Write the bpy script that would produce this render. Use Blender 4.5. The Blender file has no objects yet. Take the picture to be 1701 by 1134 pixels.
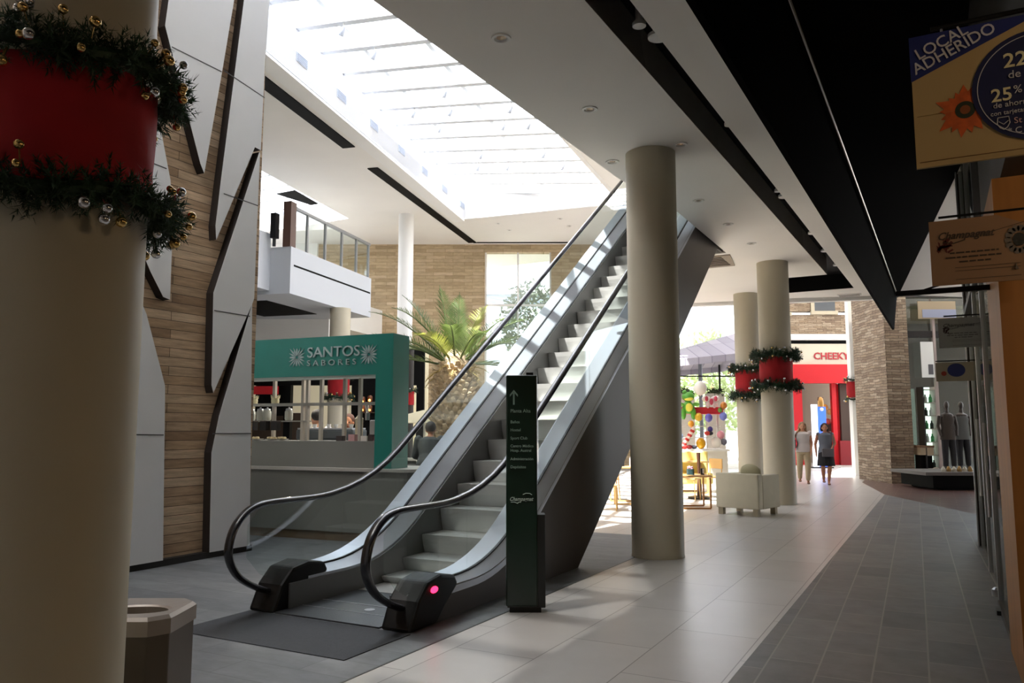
import bpy, bmesh, math, random
from mathutils import Vector, Matrix, noise
R = math.radians
C = bpy.context.scene.collection
random.seed(7)

# ---------------------------------------------------------------- camera, sky, sun, exposure
cam_data = bpy.data.cameras.new('camera')
cam_data.sensor_width = 36.0
cam_data.lens = 1310.0 / 1701.0 * 36.0
cam_data.clip_end = 300
cam = bpy.data.objects.new('camera', cam_data)
C.objects.link(cam)
cam.location = (0, 0, 1.5)
cam.rotation_euler = (R(90 + 6.3), 0, R(28.1))
bpy.context.scene.camera = cam

world = bpy.data.worlds.new('world')
bpy.context.scene.world = world
world.use_nodes = True
wn = world.node_tree.nodes
wl = world.node_tree.links
bg = wn['Background']
sky = wn.new('ShaderNodeTexSky')
sky.sky_type = 'NISHITA'
sky.sun_disc = False
sky.sun_elevation = R(60)
sky.sun_rotation = R(225)
sky.air_density = 1.0
sky.dust_density = 4.0
sky.ozone_density = 1.0
haze = wn.new('ShaderNodeMix'); haze.data_type = 'RGBA'
haze.inputs[0].default_value = 0.45
haze.inputs[7].default_value = (6.0, 6.2, 6.6, 1)
wl.new(sky.outputs[0], haze.inputs[6])
wl.new(haze.outputs[2], bg.inputs[0])
bg.inputs[1].default_value = 0.30

sun_data = bpy.data.lights.new('sun', 'SUN')
sun_data.energy = 13.0
sun_data.angle = R(0.6)
sun_data.color = (1.0, 0.95, 0.86)
sun = bpy.data.objects.new('sun', sun_data)
C.objects.link(sun)
sun.rotation_euler = Vector((-0.30, -0.50, 1.0)).to_track_quat('Z', 'Y').to_euler()

vs = bpy.context.scene.view_settings
vs.view_transform = 'Standard'
vs.look = 'None'
vs.gamma = 1.0
vs.use_curve_mapping = False
vs.exposure = 1.42

# ---------------------------------------------------------------- materials
def lin(c):
    if isinstance(c, str):
        c = [int(c[i:i + 2], 16) / 255 for i in (0, 2, 4)]
    return tuple(((x / 12.92) if x <= 0.04045 else ((x + 0.055) / 1.055) ** 2.4) for x in c[:3]) + (1,)

MATS = {}
def mat(name, col='808080', rough=0.6, metal=0.0, var=0.0, vscale=6.0, bump=0.0, bscale=40.0, emit=None, es=0.0, spec=0.5, stretch=(1, 1, 1), coat=0.0):
    if name in MATS: return MATS[name]
    m = bpy.data.materials.new(name)
    m.use_nodes = True
    n, l = m.node_tree.nodes, m.node_tree.links
    p = n['Principled BSDF']
    c = lin(col)
    p.inputs['Base Color'].default_value = c
    p.inputs['Roughness'].default_value = rough
    p.inputs['Metallic'].default_value = metal
    p.inputs['Specular IOR Level'].default_value = spec
    p.inputs['Coat Weight'].default_value = coat
    if var or bump:
        tc = n.new('ShaderNodeTexCoord')
        mp = n.new('ShaderNodeMapping'); mp.inputs['Scale'].default_value = stretch
        l.new(tc.outputs['Object'], mp.inputs[0])
    if var:
        t = n.new('ShaderNodeTexNoise'); t.inputs['Scale'].default_value = vscale; t.inputs['Detail'].default_value = 5
        l.new(mp.outputs[0], t.inputs['Vector'])
        r = n.new('ShaderNodeValToRGB')
        r.color_ramp.elements[0].position = 0.3; r.color_ramp.elements[1].position = 0.7
        r.color_ramp.elements[0].color = tuple(max(0, x * (1 - var)) for x in c[:3]) + (1,)
        r.color_ramp.elements[1].color = tuple(min(1, x * (1 + var)) for x in c[:3]) + (1,)
        l.new(t.outputs[0], r.inputs[0]); l.new(r.outputs[0], p.inputs['Base Color'])
    if bump:
        t2 = n.new('ShaderNodeTexNoise'); t2.inputs['Scale'].default_value = bscale; t2.inputs['Detail'].default_value = 4
        l.new(mp.outputs[0], t2.inputs['Vector'])
        b = n.new('ShaderNodeBump'); b.inputs['Strength'].default_value = bump; b.inputs['Distance'].default_value = 0.02
        l.new(t2.outputs[0], b.inputs['Height']); l.new(b.outputs[0], p.inputs['Normal'])
    if emit:
        p.inputs['Emission Color'].default_value = lin(emit)
        p.inputs['Emission Strength'].default_value = es
    MATS[name] = m
    return m

def brick_mat(name, cols, mortar, bw, bh, msize, axes='xy', off=0.5, rough=0.7, bump=0.3, grain=0.25, gscale=(3, 3, 3), gs=8.0, rot=0.0, spec=0.5, squash=1.0, blend=None, wobble=0.0):
    """blocks of random tone in a running bond, laid in the plane given by two object axes"""
    m = bpy.data.materials.new(name); m.use_nodes = True
    n, l = m.node_tree.nodes, m.node_tree.links
    p = n['Principled BSDF']; p.inputs['Roughness'].default_value = rough; p.inputs['Specular IOR Level'].default_value = spec
    tc = n.new('ShaderNodeTexCoord'); s = n.new('ShaderNodeSeparateXYZ'); cb = n.new('ShaderNodeCombineXYZ')
    l.new(tc.outputs['Object'], s.inputs[0])
    idx = {'x': 0, 'y': 1, 'z': 2}
    l.new(s.outputs[idx[axes[0]]], cb.inputs[0]); l.new(s.outputs[idx[axes[1]]], cb.inputs[1])
    src = cb.outputs[0]
    if wobble:
        nz = n.new('ShaderNodeTexNoise'); nz.inputs['Scale'].default_value = 2.2; nz.inputs['Detail'].default_value = 3
        l.new(cb.outputs[0], nz.inputs['Vector'])
        vm = n.new('ShaderNodeVectorMath'); vm.operation = 'MULTIPLY_ADD'
        vm.inputs[1].default_value = (wobble, wobble, 0)
        l.new(nz.outputs['Color'], vm.inputs[0]); l.new(cb.outputs[0], vm.inputs[2])
        src = vm.outputs[0]
    mp = n.new('ShaderNodeMapping'); mp.inputs['Rotation'].default_value = (0, 0, rot)
    l.new(src, mp.inputs[0])
    br = n.new('ShaderNodeTexBrick')
    br.offset = off; br.squash = squash
    br.inputs['Color1'].default_value = (0, 0, 0, 1); br.inputs['Color2'].default_value = (1, 1, 1, 1)
    br.inputs['Mortar'].default_value = (0.5, 0.5, 0.5, 1)
    br.inputs['Scale'].default_value = 1.0
    br.inputs['Mortar Size'].default_value = msize
    br.inputs['Mortar Smooth'].default_value = 0.1
    br.inputs['Brick Width'].default_value = bw
    br.inputs['Row Height'].default_value = bh
    l.new(mp.outputs[0], br.inputs['Vector'])
    ramp = n.new('ShaderNodeValToRGB')
    els = ramp.color_ramp.elements
    while len(els) < len(cols): els.new(0.5)
    for i, c in enumerate(cols):
        els[i].position = 0.08 + 0.84 * i / max(1, len(cols) - 1); els[i].color = lin(c)
    l.new(br.outputs['Color'], ramp.inputs[0])
    gm = n.new('ShaderNodeMapping'); gm.inputs['Scale'].default_value = gscale
    l.new(tc.outputs['Object'], gm.inputs[0])
    g = n.new('ShaderNodeTexNoise'); g.inputs['Scale'].default_value = gs; g.inputs['Detail'].default_value = 6; g.inputs['Roughness'].default_value = 0.65
    l.new(gm.outputs[0], g.inputs['Vector'])
    mr = n.new('ShaderNodeMapRange'); mr.inputs[1].default_value = 0.25; mr.inputs[2].default_value = 0.75
    mr.inputs[3].default_value = 1 - grain; mr.inputs[4].default_value = 1 + grain
    l.new(g.outputs[0], mr.inputs[0])
    mul = n.new('ShaderNodeVectorMath'); mul.operation = 'SCALE'
    l.new(ramp.outputs[0], mul.inputs[0]); l.new(mr.outputs[0], mul.inputs['Scale'])
    mx = n.new('ShaderNodeMix'); mx.data_type = 'RGBA'
    l.new(br.outputs['Fac'], mx.inputs[0]); l.new(mul.outputs[0], mx.inputs[6]); mx.inputs[7].default_value = lin(mortar)
    l.new(mx.outputs[2], p.inputs['Base Color'])
    if bump:
        h = n.new('ShaderNodeMath'); h.operation = 'SUBTRACT'
        h2 = n.new('ShaderNodeMath'); h2.operation = 'MULTIPLY_ADD'; h2.inputs[1].default_value = 0.5
        l.new(br.outputs['Color'], h2.inputs[0]); l.new(g.outputs[0], h2.inputs[2])
        l.new(h2.outputs[0], h.inputs[0]); l.new(br.outputs['Fac'], h.inputs[1])
        b = n.new('ShaderNodeBump'); b.inputs['Strength'].default_value = bump; b.inputs['Distance'].default_value = 0.02
        l.new(h.outputs[0], b.inputs['Height']); l.new(b.outputs[0], p.inputs['Normal'])
    MATS[name] = m
    return m

def glass_mat(name, tint=(0.93, 0.97, 0.96), refl=0.06, translucent=0.0, rough=0.02, tcol=(0.9, 0.95, 1)):
    m = bpy.data.materials.new(name); m.use_nodes = True
    n, l = m.node_tree.nodes, m.node_tree.links
    n.remove(n['Principled BSDF'])
    out = n['Material Output']
    tr = n.new('ShaderNodeBsdfTransparent'); tr.inputs[0].default_value = tint + (1,)
    gl = n.new('ShaderNodeBsdfGlossy'); gl.inputs['Roughness'].default_value = rough
    lw = n.new('ShaderNodeLayerWeight'); lw.inputs[0].default_value = 0.5
    mr = n.new('ShaderNodeMapRange'); mr.inputs[3].default_value = refl; mr.inputs[4].default_value = 0.9
    pw = n.new('ShaderNodeMath'); pw.operation = 'POWER'; pw.inputs[1].default_value = 5.0
    l.new(lw.outputs['Facing'], pw.inputs[0]); l.new(pw.outputs[0], mr.inputs[0])
    mx = n.new('ShaderNodeMixShader')
    l.new(mr.outputs[0], mx.inputs[0]); l.new(tr.outputs[0], mx.inputs[1]); l.new(gl.outputs[0], mx.inputs[2])
    last = mx
    if translucent:
        tl = n.new('ShaderNodeBsdfTranslucent'); tl.inputs[0].default_value = tcol + (1,)
        m2 = n.new('ShaderNodeMixShader'); m2.inputs[0].default_value = translucent
        l.new(mx.outputs[0], m2.inputs[1]); l.new(tl.outputs[0], m2.inputs[2]); last = m2
    l.new(last.outputs[0], out.inputs[0])
    MATS[name] = m
    return m

def leaf_mat(name, col, tcol, t=0.35, rough=0.5):
    m = bpy.data.materials.new(name); m.use_nodes = True
    n, l = m.node_tree.nodes, m.node_tree.links
    p = n['Principled BSDF']; p.inputs['Roughness'].default_value = rough
    tc = n.new('ShaderNodeTexCoord'); t0 = n.new('ShaderNodeTexNoise'); t0.inputs['Scale'].default_value = 3.0
    l.new(tc.outputs['Object'], t0.inputs['Vector'])
    r = n.new('ShaderNodeValToRGB'); c = lin(col)
    r.color_ramp.elements[0].position = .35; r.color_ramp.elements[1].position = .65
    r.color_ramp.elements[0].color = tuple(x * .6 for x in c[:3]) + (1,); r.color_ramp.elements[1].color = tuple(min(1, x * 1.35) for x in c[:3]) + (1,)
    l.new(t0.outputs[0], r.inputs[0]); l.new(r.outputs[0], p.inputs['Base Color'])
    tl = n.new('ShaderNodeBsdfTranslucent'); tl.inputs[0].default_value = lin(tcol)
    mx = n.new('ShaderNodeMixShader'); mx.inputs[0].default_value = t
    l.new(p.outputs[0], mx.inputs[1]); l.new(tl.outputs[0], mx.inputs[2]); l.new(mx.outputs[0], n['Material Output'].inputs[0])
    MATS[name] = m
    return m

white_ceiling = mat('white_ceiling', 'efebe4', 0.9, var=0.02, vscale=0.7)
white_paint = mat('white_paint', 'f0eeea', 0.75, var=0.015, vscale=1.5)
cream_paint = mat('cream_paint', 'bfb6a0', 0.55, var=0.03, vscale=1.2)
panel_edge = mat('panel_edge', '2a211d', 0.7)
matte_black = mat('matte_black', '050404', 0.95, spec=0.03)
skirt_steel = mat('skirt_steel', '7c7c7c', 0.45, 0.6)
black_paint = mat('black_paint', '070606', 0.7, var=0.1, vscale=2, spec=0.15)
grey_panel = mat('grey_panel', 'd9dadb', 0.55, var=0.02, vscale=2.0)
timber = brick_mat('timber', ['967a5e', 'bda183', 'a68a6c', 'cbb193', 'a08466', 'd0b799', 'ae9273'], '4e3b29', 2.3, 0.105, 0.0035, axes='yz', off=0.37, rough=0.7, bump=0.3, grain=0.38, gscale=(6, 0.9, 9), gs=3.0, wobble=0.0)
floor_light = brick_mat('floor_light', ['bebab6', 'c4c1bd', 'bbb8b4'], '807c78', 1.2, 0.6, 0.004, axes='yx', off=0.5, rough=0.32, bump=0.02, grain=0.05, gscale=(1, 1, 1), gs=2.5)
floor_slate = brick_mat('floor_slate', ['636363', '706f6e', '6a6866', '777471', '5e5f5e'], '8a867f', 0.62, 0.31, 0.006, axes='yx', off=0.43, rough=0.48, bump=0.12, grain=0.22, gscale=(1.2, 1.2, 1), gs=3.5, rot=0.02)
floor_grey = brick_mat('floor_grey', ['5c5e61', '686a6d', '616366', '6f7173'], '525456', 0.9, 0.3, 0.004, axes='xy', off=0.5, rough=0.5, bump=0.12, grain=0.26, gscale=(1.2, 2.5, 1), gs=3.0)
floor_brown = brick_mat('floor_brown', ['5c4540', '6c514a', '523e3b'], '8a7a70', 0.6, 0.3, 0.008, axes='xy', rough=0.3, bump=0.05, grain=0.2)
floor_out = brick_mat('floor_out', ['b5afa6', 'c0bab1'], '8f8a82', 0.6, 0.6, 0.012, axes='xy', rough=0.6, bump=0.05, grain=0.1)
ledge_stone = brick_mat('ledge_stone', ['8b7765', 'ae9a84', '97846f', 'baa892', '8c7967', 'a48f78'], '4b3f34', 0.38, 0.078, 0.005, axes='xz', off=0.37, rough=0.85, bump=1.0, grain=0.34, gscale=(4, 4, 12), gs=2.0, wobble=0.11)
ledge_stone_side = brick_mat('ledge_stone_side', ['8b7765', 'ae9a84', '97846f', 'baa892', '8c7967', 'a48f78'], '4b3f34', 0.38, 0.078, 0.005, axes='yz', off=0.37, rough=0.85, bump=1.0, grain=0.34, gscale=(4, 4, 12), gs=2.0, wobble=0.11)
wall_stone = brick_mat('wall_stone', ['b39c7c', 'c4ae8c', 'bba584', 'cdb798', 'ab9575'], '97835f', 0.75, 0.13, 0.006, axes='xz', off=0.41, rough=0.9, bump=0.6, grain=0.22, gscale=(2, 2, 8), gs=2.0, wobble=0.06)
steel = mat('steel', 'b9bcc2', 0.32, 0.85, var=0.05, vscale=3, stretch=(1, 0.2, 1))
deck_steel = mat('deck_steel', 'cdd3e0', 0.42, 0.35, var=0.04, vscale=2)
cladding = mat('cladding', '453c37', 0.5, 0.25, var=0.14, vscale=1.2, stretch=(1, 0.6, 0.6))
dark_steel = mat('dark_steel', '4a4a48', 0.4, 0.8)
step_metal = mat('step_metal', 'b6b7b5', 0.42, 0.5, var=0.05, vscale=4)
rubber = mat('rubber', '0e0e10', 0.5, spec=0.3)
handrail_rubber = mat('handrail_rubber', '17171f', 0.25, coat=0.4)
mat_dark = mat('floor_mat', '2e3136', 0.8, var=0.12, vscale=30, bump=0.2, bscale=200)
clear_glass = glass_mat('clear_glass')
shop_glass = glass_mat('shop_glass', tint=(0.86, 0.93, 0.9), refl=0.07)
roof_glass = glass_mat('roof_glass', tint=(0.84, 0.86, 0.89), refl=0.04, translucent=0.30, tcol=(0.75, 0.77, 0.80))
opal_glass = glass_mat('opal_glass', tint=(0.95, 0.97, 1.0), refl=0.04, translucent=0.97, tcol=(0.54, 0.545, 0.55))
teal = mat('teal_paint', '1c796e', 0.4, var=0.03)
teal_light = mat('silver_letter', 'a3b6b6', 0.4, 0.2)
counter_grey = mat('counter_grey', '7c7c77', 0.5, var=0.04, vscale=2)
counter_lip = mat('counter_lip', 'b5b2ac', 0.45)
wood_plinth = mat('wood_plinth', '6d5a44', 0.6, var=0.2, stretch=(0.3, 1, 6))
sign_green = mat('sign_green', '082318', 0.3, coat=0.2)
sign_black = mat('sign_black', '121413', 0.5)
sign_text = mat('sign_text', '8fa69a', 0.5)
red_felt = mat('red_felt', 'a20d17', 0.8, var=0.12, vscale=5, bump=0.15, bscale=12)
pine = leaf_mat('pine_needles', '1c3520', '2c5a2c', 0.12, 0.6)
gold = mat('gold', 'd8b472', 0.18, 0.95)
silver = mat('silver', 'd8d8dc', 0.15, 0.95)
upholstery = mat('upholstery', 'dbd4be', 0.85, var=0.03, vscale=6, bump=0.1, bscale=150)
oak = mat('oak', 'b98d55', 0.55, var=0.15, vscale=4, stretch=(1, 1, 8))
bin_metal = mat('bin_metal', '5b5248', 0.42, 0.35, var=0.06, vscale=3)
bin_top = mat('bin_top', '9b928a', 0.4, 0.5)
bright_red = mat('bright_red', 'cf1420', 0.5)
amber_wood = mat('amber_wood', '9c672c', 0.5, var=0.12, vscale=2, stretch=(6, 6, 0.5))
skin = mat('skin', 'c58d6c', 0.55)
trunk_mat = mat('trunk_bark', 'bda98c', 0.9, var=0.35, vscale=9, bump=0.6, bscale=20)
frond_mat = leaf_mat('frond_green', '58683f', '88a050', 0.2, 0.3)
lamp_white = mat('lamp_white', 'e8e6e0', 0.4)

# ---------------------------------------------------------------- mesh helpers
class MB:
    def __init__(s):
        s.v = []; s.f = []; s.m = []
    def add(s, vs_, fs, mi=0):
        b = len(s.v); s.v += [tuple(x) for x in vs_]; s.f += [tuple(b + i for i in f) for f in fs]; s.m += [mi] * len(fs)
        return s
    def box(s, x0, x1, y0, y1, z0, z1, mi=0):
        return s.add([(x0, y0, z0), (x1, y0, z0), (x1, y1, z0), (x0, y1, z0), (x0, y0, z1), (x1, y0, z1), (x1, y1, z1), (x0, y1, z1)],
                     [(0, 3, 2, 1), (4, 5, 6, 7), (0, 1, 5, 4), (1, 2, 6, 5), (2, 3, 7, 6), (3, 0, 4, 7)], mi)
    def obox(s, c, half, rz=0.0, M=None, mi=0):
        m = M or Matrix.Rotation(rz, 3, 'Z'); c = Vector(c)
        vs_ = [c + m @ Vector((sx * half[0], sy * half[1], sz * half[2])) for sz in (-1, 1) for sx, sy in ((-1, -1), (1, -1), (1, 1), (-1, 1))]
        return s.add(vs_, [(0, 3, 2, 1), (4, 5, 6, 7), (0, 1, 5, 4), (1, 2, 6, 5), (2, 3, 7, 6), (3, 0, 4, 7)], mi)
    def prism(s, poly, a, b, axis='z', mi=0):
        n = len(poly)
        def P(p, h):
            return (p[0], p[1], h) if axis == 'z' else ((h, p[0], p[1]) if axis == 'x' else (p[0], h, p[1]))
        vs_ = [P(p, a) for p in poly] + [P(p, b) for p in poly]
        fs = [tuple(range(n)), tuple(range(2 * n - 1, n - 1, -1))] + [(i, i + n, (i + 1) % n + n, (i + 1) % n) for i in range(n)]
        return s.add(vs_, fs, mi)
    def bar(s, p, q, w, h=None, mi=0, up=(0, 0, 1)):
        p = Vector(p); q = Vector(q); d = (q - p)
        L = d.length; d.normalize(); u = Vector(up)
        if abs(d.dot(u)) > .98: u = Vector((1, 0, 0))
        x = d.cross(u).normalized(); z = x.cross(d).normalized()
        M = Matrix((x, d, z)).transposed()
        return s.obox((p + q) / 2, (w / 2, L / 2, (h or w) / 2), M=M, mi=mi)
    def tube(s, pts, r, seg=8, mi=0, caps=True, sx=1.0, up=None):
        pts = [Vector(p) for p in pts]; n = len(pts)
        rs = r if isinstance(r, (list, tuple)) else [r] * n
        vs_ = []; prev = None
        for i, p in enumerate(pts):
            d = (pts[min(i + 1, n - 1)] - pts[max(i - 1, 0)])
            if d.length < 1e-9: d = Vector((0, 0, 1))
            d.normalize()
            if up is not None: a = Vector(up) - d * d.dot(Vector(up))
            elif prev is None: a = d.orthogonal()
            else: a = prev - d * prev.dot(d)
            if a.length < 1e-6: a = d.orthogonal()
            a.normalize(); prev = a; b = d.cross(a)
            for k in range(seg):
                t = 2 * math.pi * k / seg
                vs_.append(p + (a * math.cos(t) + b * math.sin(t) * sx) * rs[i])
        fs = [(i * seg + k, i * seg + (k + 1) % seg, (i + 1) * seg + (k + 1) % seg, (i + 1) * seg + k) for i in range(n - 1) for k in range(seg)]
        if caps: fs += [tuple(range(seg - 1, -1, -1)), tuple((n - 1) * seg + k for k in range(seg))]
        return s.add(vs_, fs, mi)
    def lathe(s, prof, c=(0, 0, 0), seg=32, mi=0, caps=True, M=None):
        c = Vector(c); n = len(prof); vs_ = []
        for r, z in prof:
            for k in range(seg):
                t = 2 * math.pi * k / seg
                v = Vector((r * math.cos(t), r * math.sin(t), z))
                vs_.append(c + ((M @ v) if M else v))
        fs = [(i * seg + k, i * seg + (k + 1) % seg, (i + 1) * seg + (k + 1) % seg, (i + 1) * seg + k) for i in range(n - 1) for k in range(seg)]
        if caps: fs += [tuple(range(seg - 1, -1, -1)), tuple((n - 1) * seg + k for k in range(seg))]
        return s.add(vs_, fs, mi)
    def ball(s, c, r, seg=12, rings=8, mi=0, M=None):
        rr = r if isinstance(r, (list, tuple)) else (r, r, r)
        c = Vector(c); vs_ = [c + ((M @ Vector((0, 0, -rr[2]))) if M else Vector((0, 0, -rr[2])))]
        for i in range(1, rings):
            a = math.pi * i / rings - math.pi / 2
            for k in range(seg):
                t = 2 * math.pi * k / seg
                v = Vector((rr[0] * math.cos(a) * math.cos(t), rr[1] * math.cos(a) * math.sin(t), rr[2] * math.sin(a)))
                vs_.append(c + ((M @ v) if M else v))
        vs_.append(c + ((M @ Vector((0, 0, rr[2]))) if M else Vector((0, 0, rr[2]))))
        e = len(vs_) - 1
        fs = [(0, 1 + (k + 1) % seg, 1 + k) for k in range(seg)]
        fs += [(1 + i * seg + k, 1 + i * seg + (k + 1) % seg, 1 + (i + 1) * seg + (k + 1) % seg, 1 + (i + 1) * seg + k) for i in range(rings - 2) for k in range(seg)]
        fs += [(e, 1 + (rings - 2) * seg + k, 1 + (rings - 2) * seg + (k + 1) % seg) for k in range(seg)]
        return s.add(vs_, fs, mi)
    def capsule(s, p, q, r0, r1, seg=12, mi=0):
        p = Vector(p); q = Vector(q)
        s.tube([p, q], [r0, r1], seg=seg, mi=mi); s.ball(p, r0, seg, 6, mi); s.ball(q, r1, seg, 6, mi)
        return s
    def build(s, name, m, parent=None, smooth=False, bevel=0.0, world=True, mods=None):
        me = bpy.data.meshes.new(name)
        off = Vector((0, 0, 0))
        if parent is not None and world:
            t = parent
            while t.parent: t = t.parent
            off = t.location.copy()
        me.from_pydata([(x - off[0], y - off[1], z - off[2]) for x, y, z in s.v], [], s.f)
        for mm in (m if isinstance(m, (list, tuple)) else [m]): me.materials.append(mm)
        if any(s.m): me.polygons.foreach_set('material_index', s.m)
        bm = bmesh.new(); bm.from_mesh(me); bmesh.ops.recalc_face_normals(bm, faces=bm.faces); bm.to_mesh(me); bm.free()
        if smooth:
            me.polygons.foreach_set('use_smooth', [True] * len(me.polygons))
            try: me.set_sharp_from_angle(angle=R(42))
            except Exception: pass
        o = bpy.data.objects.new(name, me); C.objects.link(o)
        if parent is not None: o.parent = parent
        if bevel:
            b = o.modifiers.new('bevel', 'BEVEL'); b.width = bevel; b.segments = 2; b.limit_method = 'ANGLE'
        return o

def tag(o, label=None, cat=None, group=None, kind=None):
    if label: o['label'] = label
    if cat: o['category'] = cat
    if group: o['group'] = group
    if kind: o['kind'] = kind
    return o
def thing(name, label, cat, loc=(0, 0, 0), rz=0.0, group=None):
    o = bpy.data.objects.new(name, None); C.objects.link(o); o.empty_display_size = 0.1
    o.location = loc; o.rotation_euler = (0, 0, rz)
    return tag(o, label, cat, group)
def struct(name, mb, m, **k):
    o = mb.build(name, m, **k)
    if o.parent is None: o['kind'] = 'structure'
    return o
def copy_tree(o, parent=None):
    c = o.copy(); C.objects.link(c)
    if parent is not None: c.parent = parent
    for ch in list(o.children): copy_tree(ch, c)
    return c

def text_mesh(body, size, origin, right, up, depth=0.004, align='LEFT', shear=0.0, bold=0.0, sx=1.0):
    cu = bpy.data.curves.new('lettering', 'FONT'); cu.body = body; cu.size = size; cu.align_x = align
    cu.extrude = depth / 2; cu.shear = shear; cu.offset = bold; cu.resolution_u = 3
    o = bpy.data.objects.new('lettering', cu); C.objects.link(o)
    dg = bpy.context.evaluated_depsgraph_get(); me = bpy.data.meshes.new_from_object(o.evaluated_get(dg))
    r = Vector(right).normalized(); u = Vector(up).normalized(); n = r.cross(u)
    o0 = Vector(origin)
    vs_ = [o0 + r * v.co.x * sx + u * v.co.y + n * v.co.z for v in me.vertices]
    fs = [tuple(p.vertices) for p in me.polygons]
    bpy.data.objects.remove(o); bpy.data.curves.remove(cu); bpy.data.meshes.remove(me)
    mb = MB(); mb.add(vs_, fs); return mb
# ---------------------------------------------------------------- floor
struct('floor', MB().box(-26, -3.19, -4, 10.9, -0.2, 0), floor_grey)
struct('floor', MB().box(-26, -3.19, 10.9, 30, -0.2, 0), floor_light)
struct('floor', MB().prism([(-3.19, -4), (-1.2, -4), (-1.11, 20.2), (-1.9, 24.4), (-2.0, 30), (-3.19, 30)], -0.2, 0), floor_light)
struct('floor', MB().prism([(-1.2, -4), (6, -4), (6, 15.4), (0.7, 16.0), (-1.11, 20.2)], -0.2, 0), floor_slate)
struct('floor', MB().prism([(6, 15.4), (0.7, 16.0), (-1.11, 20.2), (-1.9, 24.4), (-2.0, 30), (6, 30)], -0.2, 0), floor_brown)
struct('floor', MB().box(-60, 30, 30, 80, -0.2, 0), floor_out)
# thin steel joint between the slate strip of the escalator and the pale tiles
struct('trim_1', MB().box(-3.2, -3.185, -4, 10.2, -0.01, 0.003), dark_steel)

# ---------------------------------------------------------------- ground-floor ceiling (underside 4.92 m)
Z0, Z1 = 4.92, 5.9
sl = lambda y: -2.31 + 0.0266 * (y - 5.56)
sr = lambda y: -1.99 + 0.0267 * (y - 5.73)
fin_t = lambda y: -0.90 + 0.0104 * (y - 6.3)
struct('ceiling', MB().prism([(-3.9, -4), (-3.81, 4.76), (-3.67, 10.04), (-3.44, 11.9), (-3.44, 15.35), (-5.3, 15.4), (-5.9, 21.2), (-3.3, 21.6), (-3.3, 20.75), (-3.3, 18.62), (sl(18.62), 18.62), (sl(-4), -4)], Z0, Z1), white_ceiling)
struct('ceiling', MB().prism([(sr(-4), -4), (sr(20.75), 20.75), (-3.3, 20.75), (-3.3, 21.6), (fin_t(22.6), 22.35), (fin_t(-4), -4)], Z0, Z1), white_ceiling)
struct('ceiling', MB().prism([(sl(-4) - .05, -4), (sr(-4) + .05, -4), (sr(20.75) + .05, 20.8), (-3.35, 20.8), (-3.35, 18.55), (sl(18.55) - .05, 18.55)], 5.3, 5.32), black_paint)
mb = MB()
mb.prism([(sl(-4) - .012, -4), (sl(-4), -4), (sl(18.62), 18.62), (sl(18.62) - .012, 18.62)], Z0 + .005, 5.3)
mb.prism([(sr(-4), -4), (sr(-4) + .012, -4), (sr(20.75) + .012, 20.75), (sr(20.75), 20.75)], Z0 + .005, 5.3)
mb.box(-3.3, sl(18.62), 18.61, 18.63, Z0 + .005, 5.3)
mb.box(-3.3, sr(20.75), 20.74, 20.76, Z0 + .005, 5.3)
struct('trim_2', mb, black_paint)
# black dropped fascia above the slate walk, black soffit, pale soffit beyond the diagonal
fb = lambda y: -1.19 + 0.0179 * (y - 4.43)
mb = MB(); n = 12
vs_ = []
for i in range(n + 1):
    y = -4 + 26.6 * i / n
    vs_ += [(fb(y), y, 4.05), (fb(y) + .05, y, 4.05), (fin_t(y) + .02, y, 4.93), (fin_t(y) - .08, y, 4.93)]
fs = []
for i in range(n):
    for k in range(4): fs.append((i * 4 + k, i * 4 + (k + 1) % 4, (i + 1) * 4 + (k + 1) % 4, (i + 1) * 4 + k))
fs += [(0, 1, 2, 3), (n * 4, n * 4 + 3, n * 4 + 2, n * 4 + 1)]
struct('trim_3', mb.add(vs_, fs), matte_black)
struct('ceiling', MB().prism([(fin_t(-4), -4), (8, -4), (8, 8), (0.75, 8.9), (0.4, 12.28), (-0.66, 22.41), (fin_t(22.4), 22.41)], 4.93, 5.9), matte_black)
struct('ceiling', MB().prism([(8, 8), (0.75, 8.9), (0.4, 12.28), (-0.66, 22.41), (8, 30)], 4.94, 5.9), white_ceiling)
tag(MB().tube([(fin_t(-3) + .06, -3, 4.86), (fin_t(22.3) + .05, 22.3, 4.86)], 0.022, 10).build('ceiling_track', mat('track_chrome', '8a8078', 0.2, 0.9), smooth=True),
    'long thin metal track along the top of the black fascia', 'track')

# white end beam of the low ceiling and the slim vent in it
struct('trim_4', MB().prism([(-5.9, 21.2), (-0.75, 22.4), (-0.75, 22.6), (-5.9, 21.4)], 4.84, 5.9), white_paint)
v = thing('ceiling_vent', 'slim grille in the pale ceiling corner above the street opening', 'vent', (-1.75, 21.7, 4.91))
MB().box(-2.05, -1.5, 21.55, 21.85, 4.895, 4.925).build('frame', white_paint, v)
mb = MB()
for k in range(4): mb.box(-2.02, -1.53, 21.58 + k * .07, 21.61 + k * .07, 4.885, 4.9)
mb.build('slats', counter_lip, v)
v = thing('ceiling_vent', 'beige slatted return grille beside the top of the escalator cladding', 'vent', (-3.6, 16.1, 4.91))
MB().prism([(-4.4, 15.5), (-3.4, 15.5), (-3.55, 16.6), (-4.4, 16.6)], 4.9, 4.925).build('frame', mat('vent_beige', '9a8d7c', 0.6), v)
mb = MB()
for k in range(6): mb.box(-4.3, -3.6, 15.6 + k * .15, 15.66 + k * .15, 4.885, 4.905)
mb.build('slats', mat('vent_brown', '6b5f52', 0.6), v)

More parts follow.
